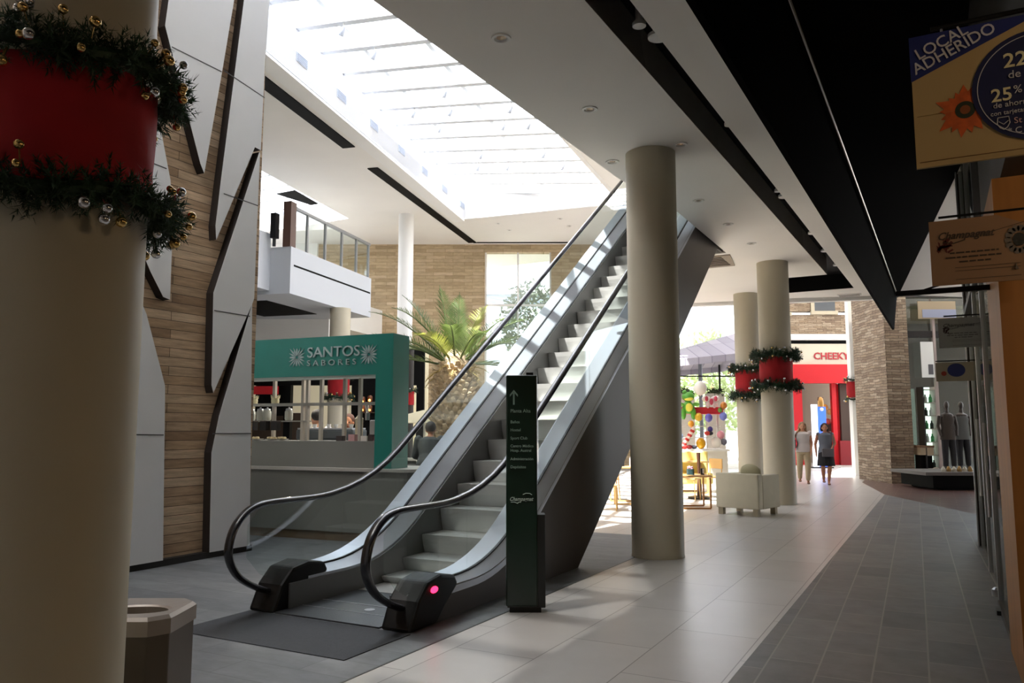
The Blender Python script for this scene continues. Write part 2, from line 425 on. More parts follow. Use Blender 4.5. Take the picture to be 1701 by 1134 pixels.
# recessed downlights (thing > trim_ring, lens)
def downlight(x, y, z, r, label, dark=False, group=None):
    t = thing('downlight', label, 'ceiling light', (x, y, z), 0, group)
    MB().lathe([(r * .62, -.004), (r * .75, -.014), (r, -.012), (r * 1.04, 0), (r * 1.04, .006), (r * .62, .006)], (x, y, z), 24, caps=False).build('trim_ring', lamp_white, t, smooth=True)
    MB().lathe([(r * .64, .03), (r * .5, .0), (r * .2, -.004)], (x, y, z), 20, caps=True).build('lens', mat('lens_bronze', '9d8468', 0.25, 0.5), t, smooth=True)
    return t
for (x, y, s) in [(-3.2, 5.79, 'nearest the viewer beside the skylight edge'), (-3.11, 7.6, 'second from the viewer beside the skylight edge'),
                  (-3.5, 9.3, 'left of the big white column top'), (-2.55, 9.1, 'right of the big white column top'), (-2.98, 11.56, 'just past the big white column'),
                  (-2.90, 13.16, 'between the two large columns'), (-2.84, 14.76, 'nearest the garlanded column top')]:
    downlight(x, y, Z0, 0.085, 'round recessed ceiling downlight ' + s)
# lamps inside the black slot
for i, (x, y, s, r) in enumerate([(-2.03, 6.63, 'largest and nearest in the black slot', .10), (-2.12, 6.35, 'small one beside the nearest slot lamp', .06), (-1.94, 9.03, 'second along the black slot', .06),
                                  (-1.86, 12.34, 'third along the black slot', .09), (-1.90, 12.0, 'small one beside the third slot lamp', .05), (-1.79, 14.96, 'fourth along the black slot', .08), (-1.76, 16.6, 'fifth along the black slot', .09), (-1.72, 18.2, 'last along the black slot', .07)]):
    t = thing('slot_lamp', 'white round lamp, ' + s, 'ceiling light', (x, y, 5.05))
    MB().lathe([(r * .5, .2), (r * .55, .05), (r, .02), (r, -.01), (r * .6, -.015)], (x, y, 5.03), 24).build('lamp_housing', lamp_white, t, smooth=True)
    MB().lathe([(r * .62, -.02), (r * .3, -.022)], (x, y, 5.05), 20).build('lens', mat('lens_pale', 'f2e6d0', 0.2), t)
for k in range(4):
    x = -3.15 + .33 * k
    t = thing('slot_spotlight', ['tiny lit spot in the dark ceiling bay, nearest the garlanded column', 'tiny lit spot in the dark ceiling bay, second from the column', 'tiny lit spot in the dark ceiling bay, third from the column', 'tiny lit spot in the dark ceiling bay, farthest from the column'][k], 'ceiling light', (x, 19.9, 5.2))
    MB().lathe([(.05, .1), (.05, -.02)], (x, 19.9, 5.2), 16).build('lamp_housing', lamp_white, t)
    MB().lathe([(.035, -.021), (.03, -.025)], (x, 19.9, 5.2), 16).build('bulb', mat('spot_glow', 'fff0d8', 0.4, emit='fff0d8', es=6), t)

# ---------------------------------------------------------------- upper ceiling (underside 8.6 m) with the skylights
U0, U1 = 8.6, 9.1
Lx = lambda y: -10.75 - 0.25 * (y - 10.27)
def Rx(y):
    if y >= 16.9: return -7.73 - 0.12 * (y - 16.9)
    if y >= 10: return -5.8 - 0.28 * (y - 10)
    if y >= 5: return -5.8
    return -5.8 - 0.4 * (y - 5)
YN, YF = -1.0, 22.4
yfr = 23.1
struct('ceiling', MB().prism([(-26, -4), (8, -4), (8, YN), (-26, YN)], U0, U1), white_ceiling)
struct('ceiling', MB().prism([(-15.0, YN), (Lx(YN), YN), (Lx(YF), YF), (Lx(YF), 20.5), (-17.25, 20.5), (-15.9, 14.5)], U0, U1), white_ceiling)
struct('ceiling', MB().prism([(-26, 20.5), (Lx(20.5), 20.5), (Lx(YF) - .02, YF), (Rx(yfr), yfr), (-6.0, 23.3), (-6.0, 30), (-26, 30)], U0, U1), white_ceiling)
struct('ceiling', MB().prism([(-26, YN), (-15.0, YN), (-15.9, 14.5), (-26, 14.5)], U0, U1), white_ceiling)
struct('ceiling', MB().prism([(Rx(YN), YN), (8, YN), (8, 21.7), (-6.0, 21.7), (-6.0, 23.3), (Rx(yfr), yfr), (Rx(16.9), 16.9), (Rx(10), 10), (Rx(5), 5)], U0, U1), white_ceiling)
# white curb of the main skylight
def curb(p, q, h0, h1, t=.12):
    d = Vector((q[0] - p[0], q[1] - p[1], 0)).normalized(); nn = Vector((-d.y, d.x, 0)) * t
    mb = MB(); mb.prism([p, q, (q[0] + nn.x, q[1] + nn.y), (p[0] + nn.x, p[1] + nn.y)], h0, h1); return mb
struct('wall_skylight_left', curb((Lx(YN), YN), (Lx(YF), YF), 8.58, 9.72), mat('curb_white', 'dde2ee', 0.75))
struct('wall_skylight_far', curb((Lx(YF), YF), (Rx(yfr), yfr), 8.59, 9.7), white_paint)
struct('wall_skylight_right', curb((Rx(yfr), yfr), (Rx(16.9), 16.9), 8.59, 8.98), white_paint)
struct('wall_skylight_right', curb((Rx(16.9), 16.9), (Rx(10), 10), 8.59, 8.98), white_paint)
struct('wall_skylight_right', curb((Rx(10), 10), (Rx(5), 5), 8.59, 8.98), white_paint)
struct('wall_skylight_right', curb((Rx(5), 5), (Rx(YN), YN), 8.59, 8.98), white_paint)
struct('wall_skylight_near', curb((Rx(YN), YN), (Lx(YN), YN), 8.59, 10.1), white_paint)
# stepped rim under the curb
struct('trim_5', MB().prism([(Lx(YN) - .02, YN), (Lx(YF) - .02, YF), (Lx(YF) - .42, YF), (Lx(YN) - .42, YN)], 8.52, 8.6), white_paint)
for i in range(7):
    y = 11.6 + i * 1.75; x = Lx(y) + .005
    t = thing('wall_grille', 'small slatted air grille in the skylight curb, number %s from the viewer' % ['one', 'two', 'three', 'four', 'five', 'six', 'seven'][i], 'vent', (x, y, 9.0))
    M = Matrix.Rotation(math.atan(.25), 3, 'Z')
    MB().obox((x, y, 9.0), (.01, .22, .1), M=M).build('frame', mat('grille_grey', 'b9bfc9', 0.5), t)
    mb = MB()
    for k in range(5): mb.obox((x + .012, y, 8.925 + k * .037), (.008, .2, .008), M=M)
    mb.build('slats', mat('grille_dark', '8b93a5', 0.5), t)
# rafters, glazing
rk = lambda x, xl: 9.72 - 0.15 * (x - xl)
YM = 5.0
beam = mat('rafter_white', 'e9edf2', 0.6)
for i in range(23):
    y = .18 + i * 1.02; xl = max(Lx(y), -7.6) if y < 7.35 else Lx(y); xr = Rx(y)
    mb = MB(); mb.bar((xl - .1, y, rk(xl, xl)), (xr + .15, y, rk(xr, xl)), .09, .22)
    mb.bar((xl - .1, y, rk(xl, xl) - .13), (xr + .15, y, rk(xr, xl) - .13), .16, .03)
    struct('trim_6', mb, beam)
mb = MB()
for f in (.2, .55, .85):
    p = (Lx(7.7) + (Rx(7.7) - Lx(7.7)) * f, 7.7); q = (Lx(YF) + (Rx(YF) - Lx(YF)) * f, YF)
    mb.bar((p[0], p[1], rk(p[0], Lx(p[1])) + .1), (q[0], q[1], rk(q[0], Lx(q[1])) + .1), .1, .12)
struct('trim_7', mb, beam)
y0, y1, ym = YM, yfr + .2, 16.9
zr = lambda y: 9.9 - .16 * (Rx(y) - Lx(y)) + .02
ys_ = [y0, 7.4, 10, 16.9, y1]; vs_ = []
for y in ys_: vs_ += [(Lx(y) - .2 if y > 7.4 else -7.62, y, 9.92), (Rx(y) + .2, y, 9.92 - .15 * (Rx(y) - (Lx(y) if y > 7.4 else -7.62)))]
struct('window_1', MB().add(vs_, [(2 * i, 2 * i + 1, 2 * i + 3, 2 * i + 2) for i in range(4)]), roof_glass)
struct('window_6', MB().add([(-7.62, YN - .1, 9.9), (Rx(YN) + .2, YN - .1, 9.28), (Rx(YM) + .2, YM, 9.28), (-7.62, YM, 9.9)], [(0, 1, 2, 3)]), opal_glass)
# small white spotlights on the rafters
for i, (fx, k) in enumerate([(.25, 5), (.62, 5), (.30, 6), (.75, 6), (.5, 8), (.22, 9), (.45, 9), (.8, 9), (.3, 10), (.7, 10), (.85, 10), (.4, 12), (.8, 12), (.3, 13), (.5, 13), (.85, 13)]):
    y = .18 + (k + 6) * 1.02; xl = Lx(y); x = xl + (Rx(y) - xl) * fx; z = rk(x, xl) - .15
    t = thing('rafter_spotlight', 'white spotlight on the %s skylight rafter from the far end, at its %s' % (['first', 'second', 'third', 'fourth', 'fifth', 'sixth', 'seventh', 'eighth', 'ninth', 'tenth', 'eleventh'][13 - k], 'left' if fx < .35 else ('middle' if fx < .65 else ('right' if fx < .83 else 'far right'))), 'spotlight', (x, y, z))
    MB().tube([(x, y, z), (x, y, z - .08)], .015, 8).build('stem', lamp_white, t)
    M = Matrix.Rotation(R(25), 3, 'Y')
    MB().lathe([(.035, 0), (.05, -.03), (.055, -.16), (.05, -.17)], (x, y, z - .08), 16, M=M).build('lamp_head', mat('spot_grey', 'b8bcc4', 0.4), t, smooth=True)
# second skylight on the left
for i in range(6):
    y = 14.9 + i * 1.0
    struct('trim_8', MB().box(-26, -15.5, y, y + .1, 9.1, 9.25), beam)
struct('window_2', MB().add([(-26, 14.4, 9.3), (-15.4, 14.4, 9.3), (-15.4, 20.6, 9.3), (-26, 20.6, 9.3)], [(0, 1, 2, 3)]), roof_glass)
# flat black strips standing in for dark recessed slots in the upper ceiling
def slot(poly, label):
    tag(MB().prism(poly, 8.575, 8.597).build('dark_slot_strip', black_paint), label, 'ceiling slot')
slot([(-11.6, 11.11), (-12.6, 15.16), (-12.93, 15.08), (-11.95, 11.03), (-11.6, 9.5), (-11.25, 9.5)], 'black linear slot in the upper ceiling nearest the panelled wall')
slot([(-13.08, 16.71), (-15.15, 25.45), (-15.45, 25.4), (-13.38, 16.64)], 'long black linear slot in the upper ceiling ending at the stone wall')
slot([(-15.1, 25.5), (-12.05, 27.1), (-12.1, 27.2), (-15.3, 25.5)], 'thin black slot running along the top of the stone wall')
slot([(-17.3, 17.2), (-16.55, 17.2), (-16.9, 18.6), (-17.2, 18.6)], 'short black slot beside the small left skylight above the railing')

# ---------------------------------------------------------------- columns
def column(x, y, r, top, label, m=cream_paint):
    o = MB().lathe([(r + .004, 0), (r + .004, .015), (r, .02), (r, top)], (x, y, 0), 64).build('column', m, smooth=True)
    return tag(o, label, 'column')
column(-3.02, 1.85, .315, 4.92, 'dim cream column filling the left edge of the view')
column(-2.98, 9.26, .308, 4.92, 'large bare round column in front of the escalator')
column(-2.82, 16.75, .312, 4.92, 'round column with garlands right behind the pale armchair')
column(-4.12, 20.4, .30, 4.92, 'round column with garlands left of and behind the nearer garlanded one')
column(-14.9, 17.45, .29, 4.92, 'round column under the balcony seen through the kiosk')
o = MB().lathe([(.25, 0), (.25, 8.6)], (-15.25, 21.06, 0), 48).build('column', white_paint, smooth=True)
tag(o, 'slim white two-storey column in front of the stone wall', 'column')

# ---------------------------------------------------------------- timber wall with raised white panels
XW = -7.65
struct('wall_left', MB().box(XW - .12, XW, -4, 7.33, 0, 8.62), timber)
struct('wall_left', MB().box(XW - 3.4, XW - .12, -4, 7.33, 0, 10.1), white_paint)  # unseen mass added behind the timber to block sun from the kiosk
struct('wall_left', MB().box(XW - .12, XW, -4, 7.33, 8.62, 10.1), white_paint)  # unseen upper part, raised to stop sun leaking in beside the glazing
def panel(poly, i):
    o = MB().prism(poly, XW + .125, XW + .13, 'x').build('wall_left', grey_panel); o['kind'] = 'structure'
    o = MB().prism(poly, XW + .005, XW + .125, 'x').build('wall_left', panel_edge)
    o['kind'] = 'structure'
SEAM_LINES = [((5.390, 1.440), (5.920, 1.430)), ((6.590, 1.440), (7.190, 1.440)), ((5.780, 5.860), (6.500, 5.860)), ((6.540, 5.890), (7.210, 5.800)), ((5.590, 4.430), (5.790, 4.420)), ((5.360, 2.910), (5.500, 2.900)), ((6.610, 4.350), (7.170, 4.340)), ((6.540, 2.900), (7.100, 2.900)), ((5.460, 5.930), (5.520, 5.870))]
for i, poly in enumerate([
    [(4.540, 3.750), (5.340, 3.230), (5.450, 3.050), (5.630, 2.740), (5.910, 1.970), (5.990, 0.070), (4.790, 0.070)],
    [(5.400, 6.670), (5.550, 5.530), (5.670, 4.920), (5.850, 4.300), (5.910, 3.700), (5.920, 2.940), (5.830, 2.960), (5.650, 3.220), (5.250, 3.900), (4.530, 4.850), (4.450, 6.150)],
    [(5.720, 6.840), (5.710, 6.400), (5.680, 6.070), (6.250, 4.620), (6.310, 4.520), (6.510, 5.870), (6.650, 6.870), (6.680, 7.370)],
    [(6.850, 7.460), (6.810, 6.950), (6.560, 4.470), (6.510, 3.930), (6.530, 3.760), (7.080, 5.090), (7.180, 5.080), (7.200, 6.310), (7.240, 7.170), (7.250, 7.680)],
    [(7.170, 5.030), (7.160, 5.050), (6.520, 3.110), (6.550, 2.010), (6.580, 1.920), (7.130, 3.060), (7.160, 3.140), (7.160, 3.720)],
    [(7.130, 3.060), (6.680, 1.650), (6.590, 1.220), (6.620, 0.070), (7.230, 0.070), (7.180, 1.590)],
]): panel(poly, i)
mb = MB()
for p, q in SEAM_LINES:
    mb.bar((XW + .1305, p[0], p[1]), (XW + .1305, q[0], q[1]), .012, .004, up=(1, 0, 0))
struct('trim_9', mb, mat('seam_dark', '4a4a4c', 0.8))
struct('baseboard_left', MB().box(XW, XW + .1, -4, 7.3, 0, .07), mat('base_dark', '1d1b19', 0.6))

for i, (x, y) in enumerate([(-13.08, 23.46), (-13.17, 24.46), (-10.91, 23.9), (-11.02, 24.93), (-16.24, 25.94)]): downlight(x, y, U0 - .0, .09, 'small downlight in the upper ceiling before the stone wall, %s from the left' % ['second', 'third', 'fourth', 'fifth', 'first'][i])
# ---------------------------------------------------------------- escalator
esc = thing('escalator', 'long escalator with black handrails and glass sides rising from its dark mat', 'escalator', (-4.3, 5.0, 0))
def smoothline(f0, slope, off, ya, yb):
    """flat at f0, rising after ya and parallel to slope*y+off after yb (Hermite blend)"""
    def g(y):
        if y <= ya: return f0
        if y >= yb: return slope * y + off
        t = (y - ya) / (yb - ya); L = yb - ya
        h00 = 2 * t ** 3 - 3 * t ** 2 + 1; h01 = -2 * t ** 3 + 3 * t ** 2; h11 = t ** 3 - t ** 2
        return h00 * f0 + h01 * (slope * yb + off) + h11 * L * slope
    return g
YT = 15.0
def capped(g):
    return lambda y: g(min(y, YT)) if y > YT - .01 else g(y)
d_low = capped(smoothline(.235, .70, -4.29, 5.85, 7.0))
d_mid = capped(smoothline(.285, .70, -4.16, 5.75, 6.95))
d_up = capped(smoothline(.31, .70, -4.07, 5.65, 6.9))
h_z = capped(smoothline(.885, .70, -3.48, 5.45, 6.85))
YS = [5.1 + .12 * i for i in range(18)] + [7.3 + .7 * i for i in range(11)] + [15.0, 15.8, 16.6]
def strip(pts_fn, name, m, smooth=True):
    """pts_fn(y) -> cross-section points, swept along the run of the escalator"""
    ys = [y for y in YS if y > 5.3] if name in ('deck', 'glass_channel') else YS
    mb = MB(); secs = [pts_fn(y) for y in ys]; k = len(secs[0])
    vs_ = [p for s_ in secs for p in s_]
    fs = [(i * k + j, i * k + (j + 1) % k, (i + 1) * k + (j + 1) % k, (i + 1) * k + j) for i in range(len(ys) - 1) for j in range(k)]
    fs += [tuple(range(k)), tuple((len(ys) - 1) * k + j for j in range(k - 1, -1, -1))]
    return mb.add(vs_, fs).build(name, m, esc, smooth=smooth)
# side claddings and underside
def side(x0, x1):
    top = [(y, d_low(y) + .01) for y in YS]
    poly = [(5.1, 0), (8.09, 0), (14.6, 4.70), (14.9, 4.92), (16.6, 5.0)][::1] + top[::-1]
    return MB().prism(poly, x0, x1, 'x')
side(-3.54, -3.505).build('side_cladding', cladding, esc)
side(-5.1, -5.06).build('side_cladding', cladding, esc)
MB().add([(-5.06, 8.09, 0.0), (-3.54, 8.09, 0.0), (-3.54, 14.9, 4.92), (-5.06, 14.9, 4.92), (-5.06, 8.09, .12), (-3.54, 8.09, .12), (-3.54, 14.9, 5.04), (-5.06, 14.9, 5.04)],
         [(0, 3, 2, 1), (4, 5, 6, 7), (0, 1, 5, 4), (1, 2, 6, 5), (2, 3, 7, 6), (3, 0, 4, 7)]).build('underside', cladding, esc)
# sloping metal decks either side of each glass line
strip(lambda y: [(-3.5, y, d_low(y)), (-3.59, y, d_mid(y)), (-3.59, y, d_mid(y) - .05), (-3.5, y, d_low(y) - .05)], 'deck', deck_steel)
strip(lambda y: [(-3.61, y, d_mid(y)), (-3.75, y, d_up(y)), (-3.78, y, d_up(y) - .03), (-3.61, y, d_mid(y) - .06)], 'deck', deck_steel)
strip(lambda y: [(-4.84, y, d_low(y)), (-4.965, y, d_mid(y)), (-4.965, y, d_mid(y) - .05), (-4.84, y, d_low(y) - .05)], 'deck', deck_steel)
strip(lambda y: [(-4.985, y, d_mid(y)), (-5.1, y, d_up(y)), (-5.1, y, d_up(y) - .12), (-4.985, y, d_mid(y) - .06)], 'deck', deck_steel)
for x in (-3.6, -4.975):
    strip(lambda y, x=x: [(x - .012, y, d_mid(y) - .06), (x + .012, y, d_mid(y) - .06), (x + .012, y, d_mid(y) + .012), (x - .012, y, d_mid(y) + .012)], 'glass_channel', rubber)
# inner skirts
for x0, x1 in ((-3.80, -3.78), (-4.84, -4.82)):
    strip(lambda y, x0=x0, x1=x1: [(x0, y, d_low(y) - .02), (x1, y, d_low(y) - .02), (x1, y, max(0.0, d_low(y) - .55)), (x0, y, max(0.0, d_low(y) - .55))], 'skirt', skirt_steel)
# glass panes, butt jointed
joints = [4.75, 5.92, 7.2, 8.7, 10.2, 11.7, 13.2, 14.9, 16.5]
for x in (-3.6, -4.975):
    for a, b in zip(joints[:-1], joints[1:]):
        a += .006; b -= .006; n = 8; vs_ = []
        for i in range(n + 1):
            y = a + (b - a) * i / n
            if y < 5.1:
                zb = .235 + .25 * max(0, (5.1 - y) / .36) ** 2; zt = h_z(y) - .3 * max(0, (5.0 - y) / .32) ** 2.2
            else: zb, zt = d_mid(y), h_z(y)
            vs_ += [(x - .005, y, zb), (x + .005, y, zb), (x + .005, y, zt), (x - .005, y, zt)]
        fs = [(i * 4 + k, i * 4 + (k + 1) % 4, (i + 1) * 4 + (k + 1) % 4, (i + 1) * 4 + k) for i in range(n) for k in range(4)] + [(0, 1, 2, 3), (n * 4 + 3, n * 4 + 2, n * 4 + 1, n * 4)]
        MB().add(vs_, fs).build('glass_pane', clear_glass, esc)
# handrails looping into the black inlet boxes
for x in (-4.985, -3.62):
    pts = [(5.2, .12), (5.0, .16), (4.82, .235), (4.66, .345), (4.575, .50), (4.60, .66), (4.68, .775), (4.80, .85), (4.95, .88)]
    pts += [(y, h_z(y)) for y in [5.15, 5.4, 5.6, 5.8, 6.0, 6.2, 6.4, 6.6, 6.8, 7.1, 8, 9, 10, 11, 12, 13, 14, 14.9]] + [(15.2, h_z(15)), (16.6, h_z(15))]
    # oval section held upright against the run
    mb = MB(); vs_ = []; seg = 12
    cr = []
    for i_ in range(len(pts) - 1):
        p0, p1, p2, p3 = (Vector(pts[max(0, min(len(pts) - 1, i_ + o_))]) for o_ in (-1, 0, 1, 2))
        for s_ in range(4 if i_ < 12 else 1):
            t = s_ / 4; cr.append(.5 * ((2 * p1) + (p2 - p0) * t + (2 * p0 - 5 * p1 + 4 * p2 - p3) * t * t + (3 * p1 - p0 - 3 * p2 + p3) * t ** 3))
    cr.append(Vector(pts[-1]))
    P = [Vector((x, a[0], a[1])) for a in cr]
    for i, p in enumerate(P):
        d = (P[min(i + 1, len(P) - 1)] - P[max(i - 1, 0)]).normalized(); nn = Vector((1, 0, 0)).cross(d)
        for k in range(seg):
            t = 2 * math.pi * k / seg
            vs_.append(p + Vector((1, 0, 0)) * math.cos(t) * .042 + nn * math.sin(t) * .026)
    fs = [(i * seg + k, i * seg + (k + 1) % seg, (i + 1) * seg + (k + 1) % seg, (i + 1) * seg + k) for i in range(len(P) - 1) for k in range(seg)]
    mb.add(vs_, fs).build('handrail', handrail_rubber, esc, smooth=True)
    # inlet box
    xa, xb = x - .14, x + .14
    poly = [(4.93, 0), (5.30, 0), (5.42, .12), (5.60, .25), (5.55, .33), (5.35, .365), (5.16, .335), (5.03, .21)]
    inlet = MB().prism(poly, xa, xb, 'x').build('handrail_inlet', rubber, esc, bevel=.025)
b = MB().ball((-3.478, 5.24, .265), (.014, .05, .026), 12, 8).build('stop_button', mat('button_red', 'ff3050', 0.3, emit='ff2045', es=2.5), inlet, smooth=True)
b['label'] = 'lit red stop button'
# steps
noses = [(5.98, .015), (6.33, .08), (6.67, .21)] + [(7.01 + .345 * k, .40 + .2415 * k) for k in range(24)]
for i, (y, z) in enumerate(noses):
    zp = noses[i - 1][1] if i else 0.0
    yn = noses[i + 1][0] if i + 1 < len(noses) else y + .35
    mb = MB(); prof = [(y + .30, zp - .05), (y + .06, zp - .02)]
    for t in (0, .25, .5, .75, 1):
        prof.append((y + .055 * (1 - t) ** 1.6, zp + (z - zp) * t))
    prof += [(yn + .05, z), (yn + .05, z - .04)]
    mb.prism(prof, -4.815, -3.805, 'x')
    mb.build('step', step_metal, esc)
# comb plates and landing
o = MB().prism([(-4.84, 4.95), (-3.78, 4.95), (-3.78, 5.98), (-4.84, 5.98)], 0, .012).build('comb_plate', mat('comb_plate', '55585c', 0.4, 0.6, var=0.1, bump=0.2, bscale=120), esc)
mb = MB().box(-4.82, -3.8, 5.50, 5.512, .012, .016); mb.box(-4.82, -3.8, 5.25, 5.256, .012, .015); mb.build('comb_trim', steel, esc)
MB().lathe([(.045, .012), (.045, .016), (.03, .016)], (-4.2, 5.37, 0), 20).build('plate_badge', steel, esc)
MB().box(-5.06, -3.54, 15.1, 17.0, 5.6, 5.88).build('upper_landing', step_metal, esc)
# entrance mat
tag(MB().prism([(-5.09, 4.18), (-3.47, 4.18), (-3.47, 4.92), (-5.09, 4.92)], 0.0, .006).build('entrance_mat', mat_dark),
    'dark rectangular mat on the grey floor at the foot of the escalator', 'mat')

# ---------------------------------------------------------------- green directory totem
TO = Vector((-3.18, 5.85, 0)); tu = Vector((.882, .471, 0)).normalized(); tn = Vector((.471, -.882, 0))
tu = Vector((.885, .465, 0)).normalized(); tn = Vector((tu.y, -tu.x, 0))
tot = thing('directory_totem', 'dark green directory totem with a white up arrow in front of the escalator', 'sign', tuple(TO))
def tp(u, d, z): return TO + tu * u - tn * d + Vector((0, 0, z))      # u across the face, d back from it
def tbox(mb, u0, u1, d0, d1, z0, z1):
    return mb.add([tp(u0, d0, z0), tp(u1, d0, z0), tp(u1, d1, z0), tp(u0, d1, z0), tp(u0, d0, z1), tp(u1, d0, z1), tp(u1, d1, z1), tp(u0, d1, z1)],
                  [(0, 3, 2, 1), (4, 5, 6, 7), (0, 1, 5, 4), (1, 2, 6, 5), (2, 3, 7, 6), (3, 0, 4, 7)])
tpanel = tbox(MB(), 0, .262, .0, .15, .05, 1.95).build('panel', sign_green, tot, bevel=.012)
tbox(MB(), .012, .325, .01, .17, .04, .79).build('plinth_cover', sign_black, tot, bevel=.004)
tbox(MB(), .03, .29, .02, .16, .0, .05).build('base', rubber, tot)
tbox(MB(), .17, .23, .05, .1, 1.94, 1.975).build('top_clip', rubber, tot)
mb = MB()
mb.add([tp(.058, -.003, 1.70), tp(.072, -.003, 1.70), tp(.072, -.003, 1.80), tp(.058, -.003, 1.80)], [(0, 1, 2, 3)])
for s_ in (-1, 1):
    mb.add([tp(.065, -.003, 1.825), tp(.065, -.003, 1.805), tp(.065 + s_ * .034, -.003, 1.765), tp(.065 + s_ * .034, -.003, 1.785)], [(0, 1, 2, 3)])
mb.build('arrow', sign_text, tpanel)
for body, z, s_ in [('Planta Alta', 1.635, .040), ('Baños', 1.545, .033), ('Hostel', 1.478, .033), ('Sport Club', 1.410, .033), ('Centro Médico', 1.345, .032), ('Hosp. Austral', 1.308, .032), ('Administración', 1.238, .032), ('Depósitos', 1.172, .032)]:
    text_mesh(body, s_, tp(.036, -.003, z), tu, (0, 0, 1), .002, sx=.98, bold=.0004).build('lettering', sign_text, tpanel)
text_mesh('Champagnat', .043, tp(.028, -.003, .905), tu, (0, 0, 1), .002, shear=.35, sx=.9, bold=.0008).build('logo_lettering', mat('logo_pale', 'b5c6bb', 0.5), tpanel)
for (u0, z0, u1, z1) in [(.14, .955, .19, .965), (.18, .965, .215, .953), (.04, .893, .10, .882), (.09, .882, .125, .893)]:
    MB().tube([tp(u0, -.003, z0), tp((u0 + u1) / 2, -.003, (z0 + z1) / 2 + .006), tp(u1, -.003, z1)], .003, 6).build('logo_flourish', mat('logo_pale'), tpanel)

# ---------------------------------------------------------------- litter bin beside the left column
bc = Vector((-3.29, 2.50, 0))
bn = thing('litter_bin', 'brown-grey metal litter bin with a chamfered top and oval opening beside the cream column', 'bin', tuple(bc))
def octo(w, ch):
    return [(w, -w + ch), (w, w - ch), (w - ch, w), (-w + ch, w), (-w, w - ch), (-w, -w + ch), (-w + ch, -w), (w - ch, -w)]
Mb = Matrix.Rotation(R(28), 2)
def rp(p): return tuple(Vector((bc.x, bc.y)) + Mb @ Vector(p))
body = MB().prism([rp(p) for p in octo(.205, .07)], 0.02, .62).build('body', bin_metal, bn, bevel=.006)
# lid ring with an oval hole
rim = [rp(p) for p in octo(.215, .075)]
mb = MB(); N = 32
def outer_at(t):
    d = Vector((math.cos(t), math.sin(t))); w, ch = .215, .075; best = 9
    for k in range(4):
        for nrm, dd in ((Vector((math.cos(k * math.pi / 2), math.sin(k * math.pi / 2))), w), (Vector((math.cos(k * math.pi / 2 + math.pi / 4), math.sin(k * math.pi / 2 + math.pi / 4))), (2 * w - ch) / math.sqrt(2))):
            q = d.dot(nrm)
            if q > 1e-6: best = min(best, dd / q)
    return d * best
ov = [];
for k in range(N):
    t = 2 * math.pi * k / N
    o_ = outer_at(t); i_ = Vector((math.cos(t) * .135, math.sin(t) * .085)); 
    po = rp(o_); pi_ = rp(i_)
    ov += [(*po, .60), (*po, .665), (rp(o_ * .93)[0], rp(o_ * .93)[1], .68), (rp(i_ * 1.12)[0], rp(i_ * 1.12)[1], .672), (*pi_, .665), (*pi_, .56)]
fs = [(k * 6 + j, k * 6 + j + 1, ((k + 1) % N) * 6 + j + 1, ((k + 1) % N) * 6 + j) for k in range(N) for j in range(5)]
mb.add(ov, fs).build('lid', bin_top, bn)
MB().prism([rp((math.cos(2 * math.pi * k / 24) * .14, math.sin(2 * math.pi * k / 24) * .09)) for k in range(24)], .55, .56).build('inner_liner', rubber, bn)
MB().prism([rp(p) for p in octo(.19, .06)], 0.0, .03).build('foot', rubber, bn)

# ---------------------------------------------------------------- christmas decorations round the columns
def garland(cx, cy, cr, z, tr, where, sprigs, needles, balls, nlen, seed, group=None, ballr=.019, pale=False):
    rnd = random.Random(seed)
    t = thing('christmas_garland', where, 'garland', (cx, cy, z), 0, group)
    fol = MB()
    core = []
    for k in range(48):
        a = 2 * math.pi * k / 48; zz = z + .018 * math.sin(a * 5 + seed)
        core.append((cx + (cr + tr * .65) * math.cos(a), cy + (cr + tr * .65) * math.sin(a), zz))
    fol.tube(core + [core[0]], tr * .3, 8)
    for i in range(sprigs):
        a = rnd.uniform(0, 2 * math.pi); b = rnd.uniform(-math.pi * .62, math.pi * .62)
        rad = Vector((math.cos(a), math.sin(a), 0)); up = Vector((0, 0, 1)); tan = Vector((-math.sin(a), math.cos(a), 0))
        zz = z + .018 * math.sin(a * 5 + seed)
        base = Vector((cx, cy, zz)) + rad * (cr + tr * .65)
        d = (rad * math.cos(b) + up * math.sin(b) + tan * rnd.uniform(-.8, .8)).normalized()
        L = tr * rnd.uniform(1.0, 1.75)
        p0 = base; side_ = d.orthogonal().normalized()
        for j in range(needles):
            f = rnd.uniform(.05, 1.0); q = p0 + d * L * f * .72
            w = rnd.uniform(0, 2 * math.pi); sd = Matrix.Rotation(w, 3, d) @ side_
            nd = (sd * .85 + d * rnd.uniform(.2, .9)).normalized(); ln = nlen * rnd.uniform(.7, 1.2)
            wd = nd.cross(d).normalized() * nlen * .085
            fol.add([q - wd, q + wd, q + nd * ln], [(0, 1, 2)])
    fol.build('foliage', pine, t)
    for i in range(balls):
        a = rnd.uniform(0, 2 * math.pi); b = rnd.choice([-1, 1]) * rnd.uniform(.25, 1.35)
        rad = Vector((math.cos(a), math.sin(a), 0))
        p = Vector((cx, cy, z)) + rad * (cr + tr * .65) + (rad * math.cos(b) + Vector((0, 0, math.sin(b)))) * tr * rnd.uniform(.95, 1.3)
        r_ = ballr * rnd.uniform(.7, 1.15)
        mb = MB().ball(p, r_, 14, 10)
        mb.tube([p + (Vector((cx, cy, z)) + rad * (cr + tr * .65) - p) * .02, p + (Vector((cx, cy, z)) + rad * (cr + tr * .65) - p) * .6], r_ * .15, 5)
        mb.build('bauble', (gold if i % 4 else silver) if not pale else (silver if i % 4 else gold), t, smooth=True)
    return t
